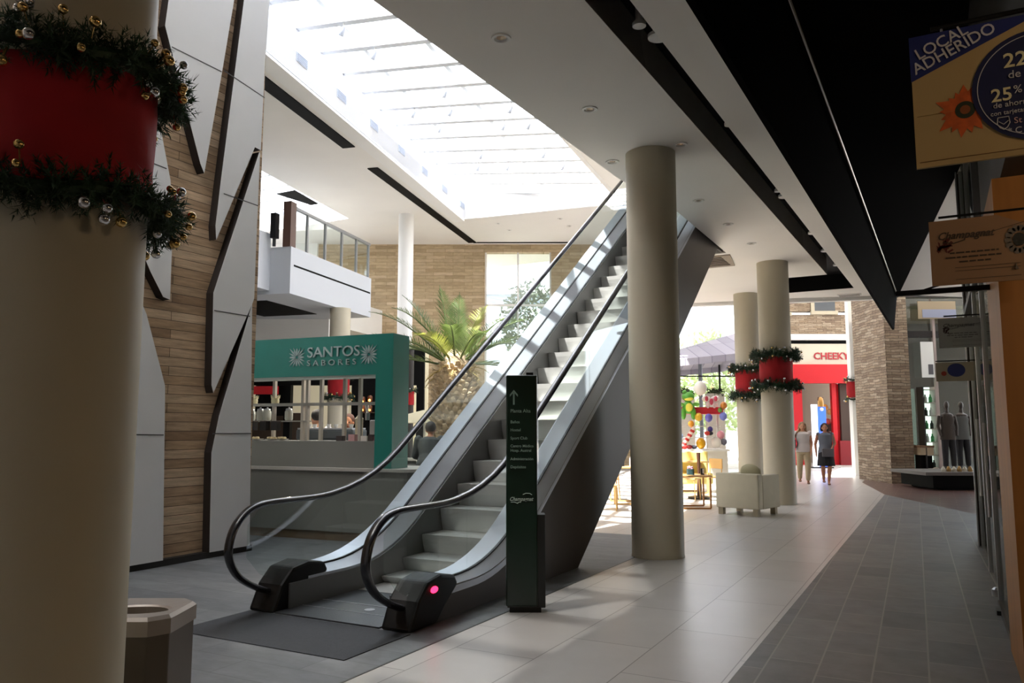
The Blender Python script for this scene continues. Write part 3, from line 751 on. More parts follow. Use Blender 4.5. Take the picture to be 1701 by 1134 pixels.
def band(cx, cy, cr, z0, z1, label):
    prof = []; N = 64; mb = MB(); vs_ = []
    for j in range(7):
        f = j / 6
        for k in range(N):
            a = 2 * math.pi * k / N
            r_ = cr + .014 + .007 * math.sin(a * 9 + j * 1.3) * (1 if j in (0, 6) else .6)
            vs_.append((cx + r_ * math.cos(a), cy + r_ * math.sin(a), z0 + (z1 - z0) * f))
    fs = [(j * N + k, j * N + (k + 1) % N, (j + 1) * N + (k + 1) % N, (j + 1) * N + k) for j in range(6) for k in range(N)]
    o = mb.add(vs_, fs).build('fabric_band', red_felt, smooth=True)
    return tag(o, label, 'ribbon')
garland(-3.02, 1.85, .315, 2.885, .10, 'large dark garland with gold baubles above the red band on the near left column', 620, 26, 40, .038, 1)
garland(-3.02, 1.85, .315, 2.36, .10, 'large dark garland with gold baubles below the red band on the near left column', 620, 26, 46, .038, 2)
band(-3.02, 1.85, .315, 2.38, 2.87, 'dark red fabric band round the near left column')
garland(-2.82, 16.75, .312, 2.98, .125, 'upper garland on the column behind the armchair', 420, 15, 26, .07, 3, ballr=.022, pale=True)
garland(-2.82, 16.75, .312, 2.36, .125, 'lower garland on the column behind the armchair', 420, 15, 26, .07, 4, ballr=.022, pale=True)
band(-2.82, 16.75, .312, 2.38, 2.96, 'red fabric band on the column behind the armchair')
garland(-4.12, 20.4, .30, 3.00, .125, 'upper garland on the column left of the armchair column', 380, 14, 22, .07, 5, ballr=.022, pale=True)
garland(-4.12, 20.4, .30, 2.32, .125, 'lower garland on the column left of the armchair column', 380, 14, 22, .07, 6, ballr=.022, pale=True)
band(-4.12, 20.4, .30, 2.34, 2.98, 'bright red fabric band on the column left of the armchair column')
garland(-14.9, 17.45, .29, 3.0, .11, 'upper garland on the column seen through the kiosk window', 130, 10, 16, .08, 7, ballr=.025)
garland(-14.9, 17.45, .29, 2.38, .11, 'lower garland on the column seen through the kiosk window', 130, 10, 16, .08, 8, ballr=.025)
band(-14.9, 17.45, .29, 2.4, 2.98, 'red fabric band on the column seen through the kiosk window')

# ---------------------------------------------------------------- kiosk
KO = Vector((-6.38, 8.56, 0)); ku = Vector((.9956, .094, 0)); kb = Vector((-.094, .9956, 0))
def kp(u, d, z): return KO + ku * u + kb * d + Vector((0, 0, z))       # u along the front (0 at its right corner, negative left), d back
def kbox(mb, u0, u1, d0, d1, z0, z1, mi=0):
    return mb.add([kp(u0, d0, z0), kp(u1, d0, z0), kp(u1, d1, z0), kp(u0, d1, z0), kp(u0, d0, z1), kp(u1, d0, z1), kp(u1, d1, z1), kp(u0, d1, z1)],
                  [(0, 3, 2, 1), (4, 5, 6, 7), (0, 1, 5, 4), (1, 2, 6, 5), (2, 3, 7, 6), (3, 0, 4, 7)], mi)
ki = thing('kiosk', 'food kiosk with a teal sign band above a dark grey counter', 'kiosk', tuple(KO))
f = kbox(MB(), -4.2, .0, 0, .42, 2.23, 2.78).build('fascia', teal, ki)
kbox(MB(), -.27, .0, 0, .42, .95, 2.23).build('pillar', teal, ki)
kbox(MB(), -4.2, -.27, .02, .40, 2.205, 2.23).build('fascia_lip', mat('lip_light', 'b8c4bd', 0.4), ki)
kbox(MB(), -4.2, -.27, .03, .5, .95, 1.33).build('upper_panel', counter_grey, ki)
# counter with a rounded right end
def rounded(u1, d0, dd, r, z0, z1):
    P_ = [(-4.2, d0)] + [(u1 - r + r * math.sin(a), d0 + r - r * math.cos(a)) for a in [math.pi / 2 * k / 8 for k in range(9)]] + [(u1, dd), (-4.2, dd)]
    return MB().prism([tuple(kp(u, d, 0))[:2] for u, d in P_], z0, z1)
rounded(.36, -.05, .9, .25, .12, .93).build('counter', counter_grey, ki)
rounded(.40, -.10, .95, .28, .93, .97).build('counter_top', counter_lip, ki)
rounded(.33, -.02, .85, .22, 0, .12).build('plinth', wood_plinth, ki)
kbox(MB(), -4.2, .0, 3.0, 3.12, 0, .95).build('rear_counter', counter_grey, ki)
kbox(MB(), -4.3, -4.2, 0, 3.12, 0, .95).build('end_wall', counter_grey, ki)
kbox(MB(), -4.2, -.1, 2.85, 3.2, .95, .99).build('rear_counter_top', counter_lip, ki)
# white display frame behind the opening
fr = MB()
for u in (-2.22, -1.7, -1.62, -1.38, -.98, -.72):
    kbox(MB(), u - .022, u + .022, .30, .35, 1.33, 2.23).build('window_post', mat('post_white', 'b3aca0', 0.5), ki)
for q_ in (kbox(MB(), -4.2, -.27, .28, .40, 1.83, 1.87), kbox(MB(), -4.2, -1.6, .28, .40, 1.60, 1.615)): q_.build('glass_shelf', mat('shelf_grey', '9d9a92', 0.4), ki)
# letters
text_mesh('SANTOS', .205, kp(-1.40, -.012, 2.495), ku, (0, 0, 1), .02, sx=1.14, bold=.001).build('lettering', teal_light, f)
text_mesh('S A B O R E S', .115, kp(-1.40, -.012, 2.375), ku, (0, 0, 1), .02, sx=1.25).build('lettering', teal_light, f)
for uc in (-1.58, -.38):
    mb = MB()
    for k in range(4):
        a = math.pi / 4 + k * math.pi / 2; ca, sa = math.cos(a), math.sin(a)
        c0 = Vector((uc, 2.505))
        for j in range(5):
            b = a + (j - 2) * .36; L = (.125, .15, .175, .15, .125)[j]
            p0 = c0 + Vector((math.cos(b), math.sin(b))) * .02; p1 = c0 + Vector((math.cos(b), math.sin(b))) * L
            side_ = Vector((-math.sin(b), math.cos(b))) * .011; mid = (p0 + p1) / 2
            pts = [p0, mid + side_, p1, mid - side_]
            mb.add([kp(p.x, -.012, p.y) for p in pts] + [kp(p.x, 0, p.y) for p in pts], [(0, 1, 2, 3), (4, 7, 6, 5), (0, 4, 5, 1), (1, 5, 6, 2), (2, 6, 7, 3), (3, 7, 4, 0)])
    for k in range(4):
        a = k * math.pi / 2; p0 = c0 + Vector((math.cos(a), math.sin(a))) * .05; p1 = c0 + Vector((math.cos(a), math.sin(a))) * .125
        mb.tube([kp(p0.x, -.008, p0.y), kp(p1.x, -.008, p1.y)], .006, 6)
    mb.build('leaf_emblem', teal_light, f)

# goods on the kiosk counter
def kth(name, label, cat, u, d, z, group=None): return thing(name, label, cat, tuple(kp(u, d, z)), 0, group)
# espresso machine: grey hood between the posts
t = kth('coffee_machine', 'wide grey coffee machine with cups on top in the kiosk opening', 'coffee machine', -1.62, .62, 1.33)
kbox(MB(), -2.0, -1.0, .55, .95, 1.33, 1.49).build('body', mat('machine_grey', '5d6469', 0.35, 0.4), t, bevel=.03)
kbox(MB(), -1.98, -1.02, .57, .93, 1.49, 1.51).build('cup_tray', steel, t)
for k, u in enumerate((-1.9, -1.8, -1.68, -1.55, -1.42, -1.3, -1.15)):
    o = MB().lathe([(.022, 0), (.03, .03), (.034, .055), (.03, .055), (.02, .01)], kp(u, .75, 1.51), 14).build('coffee_cup', lamp_white, smooth=True)
    tag(o, 'white cup upside on the coffee machine, %s from the left' % ['first', 'second', 'third', 'fourth', 'fifth', 'sixth', 'seventh'][k], 'cup', 'cups on the coffee machine')
dark_box = mat('dark_box', '16110f', 0.6)
for k, u in enumerate((-2.26, -2.10, -1.88 + .0)):
    pass
for k, u in enumerate((-2.72, -2.52, -2.30, -2.10)):
    t = kth('gift_box', 'small dark box on the kiosk glass shelf, %s from the left' % ['first', 'second', 'third', 'fourth'][k], 'box', u, .22, 1.50)
    kbox(MB(), u - .055, u + .055, .18, .27, 1.475, 1.60).build('box', dark_box, t)
    kbox(MB(), u - .058, u + .058, .177, .273, 1.60, 1.61).build('lid', mat('box_lid', '3a2a22', 0.6), t)
for k, u in enumerate((-2.62, -2.22)):
    t = kth('crown_jar', 'cream jar with a crown-shaped top on the kiosk shelf, %s one' % ['left', 'right'][k], 'jar', u, .34, 1.87)
    MB().lathe([(.055, 0), (.06, .04), (.055, .08)], kp(u, .34, 1.87), 16).build('jar', mat('cream_jar', 'd9cfa6', 0.5), t)
    mb = MB()
    for j in range(7):
        a = 2 * math.pi * j / 7; c = kp(u, .34, 1.95) + Vector((math.cos(a), math.sin(a), 0)) * .05
        mb.tube([c, c + Vector((math.cos(a) * .02, math.sin(a) * .02, .045))], [.018, .002], 5)
    mb.build('crown', mat('cream_jar'), t)
rnd = random.Random(5)
for k, u in enumerate((-2.75, -2.58, -2.45, -2.05)):
    t = kth('glass_jar', 'clear lidded jar on the lower kiosk shelf, %s from the left' % ['first', 'second', 'third', 'fourth'][k], 'jar', u, .5, 1.62)
    MB().lathe([(.05, 0), (.06, .02), (.06, .13), (.045, .155)], kp(u, .45, 1.62), 18).build('bowl', mat('jar_glass', 'b7b8ac', 0.15, spec=.8), t, smooth=True)
    MB().lathe([(.05, .155), (.045, .175), (.012, .18), (.012, .20)], kp(u, .45, 1.62), 14).build('lid', steel, t, smooth=True)
for k, u in enumerate((-2.7, -2.45, -2.2, -2.0)):
    t = kth('pastry_plate', 'plate of pale pastries at the foot of the kiosk opening, %s from the left' % ['first', 'second', 'third', 'fourth'][k], 'plate', u, .25, 1.33)
    MB().lathe([(.03, 0), (.09, .015), (.095, .02)], kp(u, .25, 1.33), 20).build('plate', lamp_white, t)
    mb = MB()
    for j in range(6): mb.ball(kp(u + rnd.uniform(-.05, .05), .25 + rnd.uniform(-.04, .04), 1.365), (.028, .02, .018), 8, 6)
    mb.build('pastries', mat('pastry', 'd8c79b', 0.7), t, smooth=True)
# lantern, cutlery pots, register on the right side
t = kth('lantern', 'cream cylinder lantern with a pointed lid right of the coffee machine', 'lantern', -.88, .5, 1.4)
MB().lathe([(.055, .0), (.055, .30), (.06, .31), (.008, .38), (.01, .40)], kp(-.85, .5, 1.33), 16).build('body', mat('lantern_cream', 'cfc3a5', 0.5), t, smooth=True)
t = kth('cash_register', 'pale grey cash register at the right end of the kiosk opening', 'cash register', -.45, .6, 1.33)
kbox(MB(), -.68, -.30, .5, .85, 1.33, 1.62).build('body', mat('register_grey', '9b9a98', 0.5), t, bevel=.015)
kbox(MB(), -.60, -.45, .55, .62, 1.62, 1.78).build('screen', mat('screen_dark', '4a4d55', 0.2), t)
kbox(MB(), -.42, -.33, .55, .75, 1.62, 1.70).build('printer', mat('register_grey'), t)
t = kth('straw_holder', 'holder of pale straws beside the cash register', 'straw holder', -.62, .4, 1.6)
MB().lathe([(.03, 0), (.035, .1)], kp(-.66, .42, 1.62), 12).build('pot', steel, t)
mb = MB()
for j in range(9):
    a = rnd.uniform(0, 6.28); mb.tube([kp(-.66, .42, 1.64), kp(-.66, .42, 1.84) + Vector((math.cos(a), math.sin(a), 0)) * .045], .005, 5)
mb.build('straws', lamp_white, t)
for k, u in enumerate((-.92, -.72, -.52, -.40, -.32)):
    o = kbox(MB(), u - .05, u + .05, .12, .2, 1.33, 1.40 + .02 * (k % 2)).build('snack_box', mat('snack_%d' % (k % 3), ['3b2f2c', 'c99a9a', 'e0d6cc'][k % 3], 0.6))
    tag(o, '%s snack box along the foot of the kiosk opening, %s from its left post' % (['dark', 'pink', 'white', 'dark', 'pink'][k], ['first', 'second', 'third', 'fourth', 'fifth'][k]), 'box', 'snack boxes in the kiosk opening')

for k, (u, d) in enumerate(((-2.6, 1.5), (-1.2, 1.5))):  # added lamps, not visible from the camera, to lift the dark kiosk interior
    t = kth('kiosk_fill_lamp', 'small white pendant lamp added to brighten the kiosk interior, %s one' % ['left', 'right'][k], 'ceiling light', u, d, 2.45)
    MB().lathe([(.04, .12), (.12, 0), (.115, 0)], kp(u, d, 2.45), 20, caps=False).build('shade', lamp_white, t, smooth=True)
    MB().tube([kp(u, d, 2.57), kp(u, d, 2.78)], .006, 6).build('cord', rubber, t)
    MB().ball(kp(u, d, 2.46), .035, 10, 8).build('bulb', mat('kiosk_fill_bulb', 'fff0d8', .4, emit='ffe8c8', es=8), t)
    ld = bpy.data.lights.new('kiosk_fill_light', 'POINT'); ld.energy = 16; ld.color = (1, .88, .72); ld.shadow_soft_size = .06
    lo = bpy.data.objects.new('kiosk_fill_light', ld); C.objects.link(lo); lo.location = (0, 0, -.08); lo.parent = t
# ---------------------------------------------------------------- rotated frames facing the viewer (28.1 degrees)
A28 = R(28.1)
RT = Vector((math.cos(A28), math.sin(A28), 0)); FW = Vector((-math.sin(A28), math.cos(A28), 0))
def P28(u, d, z=0.0): return RT * u + FW * d + Vector((0, 0, z))        # u metres right of the view axis, d metres ahead
def fbox(mb, u0, u1, d0, d1, z0, z1, mi=0):
    return mb.add([P28(u0, d0, z0), P28(u1, d0, z0), P28(u1, d1, z0), P28(u0, d1, z0), P28(u0, d0, z1), P28(u1, d0, z1), P28(u1, d1, z1), P28(u0, d1, z1)],
                  [(0, 3, 2, 1), (4, 5, 6, 7), (0, 1, 5, 4), (1, 2, 6, 5), (2, 3, 7, 6), (3, 0, 4, 7)], mi)
def turned(mb, name, mats, kind='structure'):
    """mesh written in the turned frame's own x,y,z so that courses of stone follow the wall"""
    o = mb.build(name, mats); o.rotation_euler = (0, 0, A28)
    if kind: o['kind'] = kind
    return o
def lbox(x0, x1, y0, y1, z0, z1):
    mb = MB(); mb.box(x0, x1, y0, y1, z0, z1)
    for i in (3, 5): mb.m[i] = 1
    return mb
# unseen slats over the alley, laid out to shade the pillar and red shop
pg = thing('alley_shade_pergola', 'unseen white slatted pergola above the street, added to shade pillar and red shop', 'pergola', (-2, 30, 9.4))
mb = MB()
for k in range(41):
    y = 21.9 + k * .40; M = Matrix.Rotation(R(25), 3, 'X'); xa = -5.2 if y < 28.4 else -10.8
    mb.obox(((6 + xa) / 2, y, 9.4), ((6 - xa) / 2, .19, .012), M=M)
mb.build('slats', white_paint, pg)
MB().box(-6.2, 6, 21.4, 21.95, 9.12, 9.42).build('sun_stop_board', white_paint, pg)  # added board closing the gap that let sun onto the pillar
for x in (-10.5, -5.2, -1.5, 3, 5.8): MB().box(x, x + .12, 21.8 if x > -6 else 28.3, 38.6, 9.45, 9.65).build('beam', white_paint, pg)
# big sandstone wall at the far end of the atrium, with a tall opening
D = 30.0
turned(lbox(-7.5, -1.05, D, D + .4, 0, 8.62), 'wall_far', [wall_stone, wall_stone])
turned(lbox(1.52, 5.5, D, D + .4, 0, 8.62), 'wall_far', [wall_stone, wall_stone])
turned(lbox(-1.05, 1.52, D, D + .4, 8.3, 8.62), 'wall_far', [wall_stone, wall_stone])
turned(lbox(-1.05, 1.52, D, D + .4, 0, 3.2), 'wall_far', [wall_stone, wall_stone])
turned(lbox(-30, -7.5, D - .2, D + .2, 0, 8.62), 'wall_far', [white_paint, white_paint])
struct('window_3', fbox(MB(), -1.05, 1.52, D + .15, D + .17, 3.2, 8.3), clear_glass)
mb = MB()
fbox(mb, -1.05, -.98, D + .1, D + .22, 3.2, 8.3); fbox(mb, .2, .26, D + .1, D + .22, 3.2, 8.3); fbox(mb, 1.46, 1.52, D + .1, D + .22, 3.2, 8.3); fbox(mb, -1.05, 1.52, D + .1, D + .22, 6.2, 6.27)
struct('trim_10', mb, white_paint)
# outer shell: left wall, wall behind the viewer
struct('wall_outer_left', MB().box(-26.3, -26, -4, 22, 0, 9.1), white_paint)
struct('wall_back', MB().box(-26, 8, -4.3, -4, 0, 9.1), mat('back_wall', 'e4e0da', 0.8))
struct('wall_outer_right', MB().box(8, 8.3, -4, 30, 0, 9.1), mat('back_wall'))

# ---------------------------------------------------------------- balcony
BA = Vector((-14.32, 14.81, 0)); bd = Vector((-.206, .979, 0)).normalized(); bl = Vector((-bd.y, bd.x, 0))
def bp(a, b, z): return BA + bd * a + bl * b + Vector((0, 0, z))        # a along the edge, b back to the left
def bbox(mb, a0, a1, b0, b1, z0, z1):
    return mb.add([bp(a0, b0, z0), bp(a1, b0, z0), bp(a1, b1, z0), bp(a0, b1, z0), bp(a0, b0, z1), bp(a1, b0, z1), bp(a1, b1, z1), bp(a0, b1, z1)],
                  [(0, 3, 2, 1), (4, 5, 6, 7), (0, 1, 5, 4), (1, 2, 6, 5), (2, 3, 7, 6), (3, 0, 4, 7)])
struct('floor_upper', bbox(MB(), 0, 4.56, 0, 11.5, 4.92, 6.14), mat('balcony_white', 'c2c5ca', 0.7))
struct('floor_upper', bbox(MB(), 4.56, 12, 2.2, 11.5, 4.95, 6.0), white_paint)
struct('floor_upper_finish', bbox(MB(), .3, 4.4, .3, 11.4, 6.14, 6.16), floor_grey)
struct('floor_upper_finish', bbox(MB(), 4.6, 12, 2.4, 11.4, 6.0, 6.02), floor_grey)
struct('trim_11', bbox(MB(), .15, 4.5, -.004, .004, 5.645, 5.695), black_paint)
struct('trim_12', bbox(MB(), .8, 3.4, 1.2, 3.0, 4.905, 4.921), black_paint)
mb = MB(); vs_ = []
N = 10
for k in range(N + 1):
    a = math.pi / 2 * k / N
    p = bp(-.5 + .5 * (1 - math.cos(a)) - .35, 1.0 - .5 * math.sin(a) + .1, 0)
    vs_ += [(p.x, p.y, 5.05), (p.x, p.y, 6.45)]
e1 = bp(-.85, 4.5, 0); e2 = bp(0, 4.5, 0); e3 = bp(0, .6, 0)
poly = [(vs_[2 * k][0], vs_[2 * k][1]) for k in range(N + 1)] + [(e3.x, e3.y), (e2.x, e2.y), (e1.x, e1.y)]
struct('wall_balcony', MB().prism(poly, 5.02, 6.5), mat('balcony_grey', 'c3c6cc', 0.5))
rl = thing('balcony_railing', 'glass balcony railing with grey posts and a brown corner post', 'railing', tuple(bp(0, .1, 6.14)))
bbox(MB(), -.02, .24, .02, .24, 6.14, 7.33).build('corner_post', mat('brown_post', '5a3f33', 0.5), rl)
for a in (.9, 1.85, 2.8, 3.7, 4.5): bbox(MB(), a - .035, a + .035, .06, .12, 6.14, 7.22).build('post', mat('rail_grey', '8d8d8c', 0.4, 0.4), rl)
bbox(MB(), .24, 4.56, .04, .14, 7.18, 7.25).build('top_rail', mat('rail_grey'), rl)
for a0, a1 in ((.26, .86), (.94, 1.81), (1.89, 2.76), (2.84, 3.66), (3.74, 4.46)): bbox(MB(), a0, a1, .085, .095, 6.2, 7.17).build('glass_pane', clear_glass, rl)
rl = thing('balcony_railing', 'darker far railing behind the balcony glass, seen through it', 'railing', tuple(bp(2, 4.2, 6.14)))
bbox(MB(), -.5, 4.5, 4.2, 4.26, 7.1, 7.16).build('top_rail', rubber, rl)
for a in (-.4, 1, 2.3, 3.6, 4.4): bbox(MB(), a, a + .05, 4.2, 4.26, 6.14, 7.1).build('post', mat('rail_grey'), rl)
o = bbox(MB(), .3, .42, 1.1, 2.6, 6.4, 6.9)
t = thing('hanging_speaker', 'black box on a bracket behind the brown corner post', 'speaker', tuple(bp(-.1, .5, 6.14)))
bbox(MB(), -.2, -.02, .35, .5, 6.35, 7.0).build('body', rubber, t)
bbox(MB(), -.14, -.08, .4, .46, 6.14, 6.4).build('bracket', dark_steel, t)

# ---------------------------------------------------------------- shop row seen through and beside the kiosk
D = 24.6
s = thing('shopfront', 'black framed shopfront behind the kiosk with cream lit interior', 'shopfront', tuple(P28(-5.5, D)))
fbox(MB(), -12.5, -2.75, D, D + .3, 2.85, 3.95).build('header', black_paint, s)
fbox(MB(), -2.98, -2.75, D, D + .3, 0, 2.85).build('frame_post', black_paint, s)
fbox(MB(), -5.0, -3.75, D, D + .3, 0, 2.85).build('frame_post', black_paint, s)
fbox(MB(), -7.1, -6.9, D, D + .3, 0, 2.85).build('frame_post', black_paint, s)
fbox(MB(), -8.1, -7.1, D + .35, D + .4, 1.9, 2.9).build('dark_panel', black_paint, s)
fbox(MB(), -10.5, -8.2, D, D + .3, 0, 2.85).build('frame_post', black_paint, s)
fbox(MB(), -3.25, -3.17, D - .02, D + .02, 0, 2.95).build('white_jamb', white_paint, s)
fbox(MB(), -12.5, -2.8, D + 1.6, D + 1.8, 0, 4.0).build('rear_wall', mat('cream_wall_glow', 'd9cfae', 0.7, emit='fff0cc', es=0.10), s)  # faint emission in the wall colour stands in for interior lighting
fbox(MB(), -12.5, -5.75, D - .05, D + .2, 3.97, 4.93).build('fascia', white_paint, s)
fbox(MB(), -12.5, -6.8, D + .9, D + 1.2, 0, 2.0).build('display_wall', mat('brown_display', '4a3728', 0.7), s)
for k, (u, z) in enumerate([(-4.62, 2.02), (-4.40, 2.02), (-4.40, 2.32), (-4.62, 2.28)]):
    t = thing('amber_lantern', 'glowing amber lantern in the dark shop right of the red band, %s' % ['lower left', 'lower right', 'upper right', 'upper left'][k], 'lantern', tuple(P28(u, D - .12, z)))
    MB().lathe([(.06, 0), (.075, .03), (.075, .16), (.05, .2)], P28(u, D - .12, z), 14).build('glass_cup', mat('lantern_brown', '7a4a2a', 0.3), t, smooth=True)
    MB().ball(P28(u, D - .2, z + .05), .035, 10, 8).build('flame', mat('amber_glow', 'ffb060', 0.4, emit='ffa040', es=5), t)
fbox(MB(), -4.75, -4.25, D - .16, D, 1.98, 2.01).build('lantern_shelf', mat('brown_display'), s)
tag(fbox(MB(), -8.1, -7.2, D - .3, D - .25, 2.55, 2.8).build('red_banner', bright_red), 'dim red strip banner at the left of the kiosk opening', 'banner')
garl = garland(P28(-3.1, 23.6).x, P28(-3.1, 23.6).y, .16, 2.62, .09, 'small garland ring beside the kiosk right edge, above a red band', 70, 9, 8, .07, 21, ballr=.02)
band(P28(-3.1, 23.6).x, P28(-3.1, 23.6).y, .16, 2.2, 2.6, 'short red band beside the right edge of the teal kiosk')
tag(MB().lathe([(.16, 0), (.16, 3.9)], (P28(-3.1, 23.6).x, P28(-3.1, 23.6).y, 0), 24).build('post', mat('dark_post', '2b2723', 0.5)), 'dark slim post with a red band right of the kiosk', 'post')

# ---------------------------------------------------------------- far facade across the alley (red shop)
D = 33.0
zz = lambda y: 1.5 + (712 - y) * D / 1318
uu = lambda x: (x - 850.5) * D / 1318
turned(lbox(uu(1250), uu(1318) - .03, D, D + .5, 0, 10.5), 'wall_alley', [ledge_stone, ledge_stone_side])
turned(lbox(uu(1318), uu(1470), D, D + .5, zz(515), 10.5), 'wall_alley', [ledge_stone, ledge_stone_side])
turned(lbox(uu(1318), uu(1470), D, D + .5, zz(556), zz(521)), 'wall_alley', [ledge_stone, ledge_stone_side])
struct('window_4', fbox(MB(), uu(1360), uu(1396), D - .02, D + .1, zz(515), zz(494)), mat('window_dark', '3a4148', 0.15))
mb = fbox(MB(), uu(1355), uu(1361), D - .05, D + .1, zz(515), zz(492)); fbox(mb, uu(1355), uu(1400), D - .08, D + .1, zz(521), zz(515))
fbox(mb, uu(1300), uu(1322), D - .08, D + .1, zz(523), zz(517))
struct('trim_13', mb, cream_paint)
struct('window_5', fbox(MB(), uu(1300), uu(1317), D - .02, D + .1, zz(517), zz(497)), mat('window_dark'))
struct('trim_14', fbox(MB(), uu(1262), uu(1425), D - .25, D + .1, zz(565), zz(555)), white_paint)
rs = thing('red_shop', 'children\'s shop with a cream sign board, red awning band and red doorway', 'shopfront', tuple(P28(uu(1360), D)))
fbox(MB(), uu(1290), uu(1425), D - .1, D + .05, zz(571), zz(565)).build('black_strip', black_paint, rs)  # plain black strip between the white ledge and the sign board
fbox(MB(), uu(1290), uu(1425), D - .15, D + .1, zz(606), zz(571)).build('sign_board', mat('sign_cream', 'd8d0bd', 0.6), rs)
text_mesh('CHEEKY', .40, P28(uu(1354), D - .17, zz(597)), RT, (0, 0, 1), .03, sx=1.0, bold=.006).build('lettering', mat('sign_red', 'b8303a', 0.5), rs)
fbox(MB(), uu(1290), uu(1425), D - .3, D + .1, zz(637), zz(606)).build('awning_band', bright_red, rs)
fbox(MB(), uu(1316), uu(1330), D - .15, D + .1, 0, zz(637)).build('red_pier', bright_red, rs)
fbox(MB(), uu(1335), uu(1339), D + .3, D + .4, 0, zz(637)).build('red_frame', bright_red, rs)
fbox(MB(), uu(1386), uu(1393), D + .1, D + .3, 0, zz(637)).build('red_frame', bright_red, rs)
fbox(MB(), uu(1396), uu(1400), D + .3, D + .5, 0, zz(637)).build('red_frame', bright_red, rs)
fbox(MB(), uu(1280), uu(1430), D + 2.2, D + 2.4, 0, 4.5).build('rear_wall', mat('tan_wall', 'a08f7a', 0.7), rs)
fbox(MB(), uu(1280), uu(1440), D + .12, D + 2.4, 4.5, 4.6).build('shop_ceiling', white_paint, rs)
fbox(MB(), uu(1400), uu(1440), D + .12, D + .3, 0, 4.5).build('dark_pier', mat('pier_brown', '4a3a30', 0.7), rs)
fbox(MB(), uu(1276), uu(1282), D + .1, D + 2.4, 0, 4.5).build('side_wall', mat('tan_wall'), rs)
fbox(MB(), uu(1393), uu(1425), D - .1, D + .1, 0, 1.0).build('red_base', mat('red_dark', '8a1a20', 0.5), rs)
fbox(MB(), uu(1376), uu(1400), D + .6, D + .9, 0, 1.9).build('display_rack', mat('rack_brown', '5a3a2e', 0.6), rs)
for k, (x, y, c) in enumerate([(1380, 676, 'e0a040'), (1388, 684, 'd8b070'), (1384, 700, 'c05040'), (1396, 716, '607060'), (1399, 745, 'b0b8b0')]):
    o = MB().ball(P28(uu(x), D + .5, zz(y)), .13, 10, 8).build('display_toy', mat('toy_%d' % k, c, 0.6)); tag(o, '%s item on the rack inside the red shop doorway' % ['small yellow-orange', 'pale tan', 'dull red', 'dark green', 'pale grey'][k], 'toy')
# white-and-blue pylon with a gold ornament; daylight brightness put in as panel glow
D2 = 30.5
py_ = thing('display_pylon', 'tall white and blue pylon in front of the red shop doorway', 'advertising pylon', tuple(P28(uu(1360) * D2 / D, D2)))
q = lambda x: (x - 850.5) * D2 / 1318
zq = lambda y: 1.5 + (712 - y) * D2 / 1318
fbox(MB(), q(1350), q(1359), D2, D2 + .1, .05, zq(672)).build('white_panel', mat('pylon_white_glow', 'eef2ff', 0.4, emit='e8f0ff', es=1.0), py_)
fbox(MB(), q(1359), q(1373), D2, D2 + .1, .05, zq(676)).build('blue_panel', mat('pylon_blue_glow', '4468d8', 0.4, emit='3a62e0', es=.6), py_)
MB().ball(P28(q(1366), D2 - .02, zq(680)), (.07, .07, .07), 12, 8).build('round_badge', white_paint, py_)
MB().lathe([(.10, 0), (.11, .15), (.09, .32), (.03, .38)], P28(q(1366), D2 + .05, zq(676)), 16).build('gold_vessel', mat('gold_paint', 'b98a45', 0.4, 0.3), py_, smooth=True)
mb = MB()
for s_ in (-1, 1): mb.tube([P28(q(1366) + s_ * .05, D2 + .05, zq(668)), P28(q(1366) + s_ * .10, D2 + .05, zq(664)), P28(q(1366) + s_ * .08, D2 + .05, zq(660))], .025, 6)
mb.build('twin_finials', mat('finial_brown', '5c3a28', 0.6), py_)
fbox(MB(), q(1345), q(1380), D2 - .15, D2 + .25, 0, .05).build('base', dark_steel, py_)
# white square post with a small garland
pp = P28(11.05, 25.6)
o = turned(lbox(11.02, 11.27, 25.6, 25.85, 0, 5.85), 'post', [white_paint, white_paint], kind=None)
tag(o, 'white square post with a tiny garland left of the stone pillar', 'post')
cc = P28(11.145, 25.72)
garland(cc.x, cc.y, .2, 3.08, .08, 'upper tiny garland on the white square post', 60, 9, 8, .07, 31, ballr=.03)
garland(cc.x, cc.y, .2, 2.45, .08, 'lower tiny garland on the white square post', 60, 9, 8, .07, 32, ballr=.03)
band(cc.x, cc.y, .21, 2.5, 3.02, 'small bright red band on the white square post')
# stone pillar and the stone beside it
pc = Vector((-1.22, 24.21, 0)); ux = pc.dot(RT); dy = pc.dot(FW)
turned(lbox(ux + .1, ux + .75, dy, dy + 2.05, 0, 6.4), 'wall_pillar', [ledge_stone, ledge_stone_side])

# ---------------------------------------------------------------- shop with mannequins at the end of the slate walk
D = 20.0
un = lambda x: (x - 850.5) * D / 1318
zn = lambda y: 1.5 + (712 - y) * D / 1318
sf = thing('glass_shop', 'glass fronted clothing shop with dark frames at the end of the slate walk', 'shopfront', tuple(P28(un(1575), D)))
D = 22.5
fr_m = mat('frame_dark', '2a2624', 0.45)
fbox(MB(), un(1510), un(1514), D, D + .12, 0, zn(484)).build('frame_post', fr_m, sf)
fbox(MB(), un(1556), un(1560), D - .1, D, zn(790), zn(500)).build('pale_post', mat('post_pinkish', 'b8a8a4', 0.5), sf)
fbox(MB(), un(1510), un(1700), D - .05, D + .1, zn(560), zn(549)).build('transom', fr_m, sf)
fbox(MB(), un(1510), un(1700), D - .1, D + .2, zn(492), zn(484)).build('head_rail', fr_m, sf)
fbox(MB(), un(1514), un(1556), D + .02, D + .03, 0, zn(492)).build('glass_pane', shop_glass, sf)
fbox(MB(), un(1560), un(1700), D + .02, D + .03, .1, zn(492)).build('glass_pane', shop_glass, sf)
fbox(MB(), un(1505), un(1760), D + 3.4, D + 3.5, 0, 6).build('rear_wall', mat('shop_brown', '3a2c20', 0.7), sf)
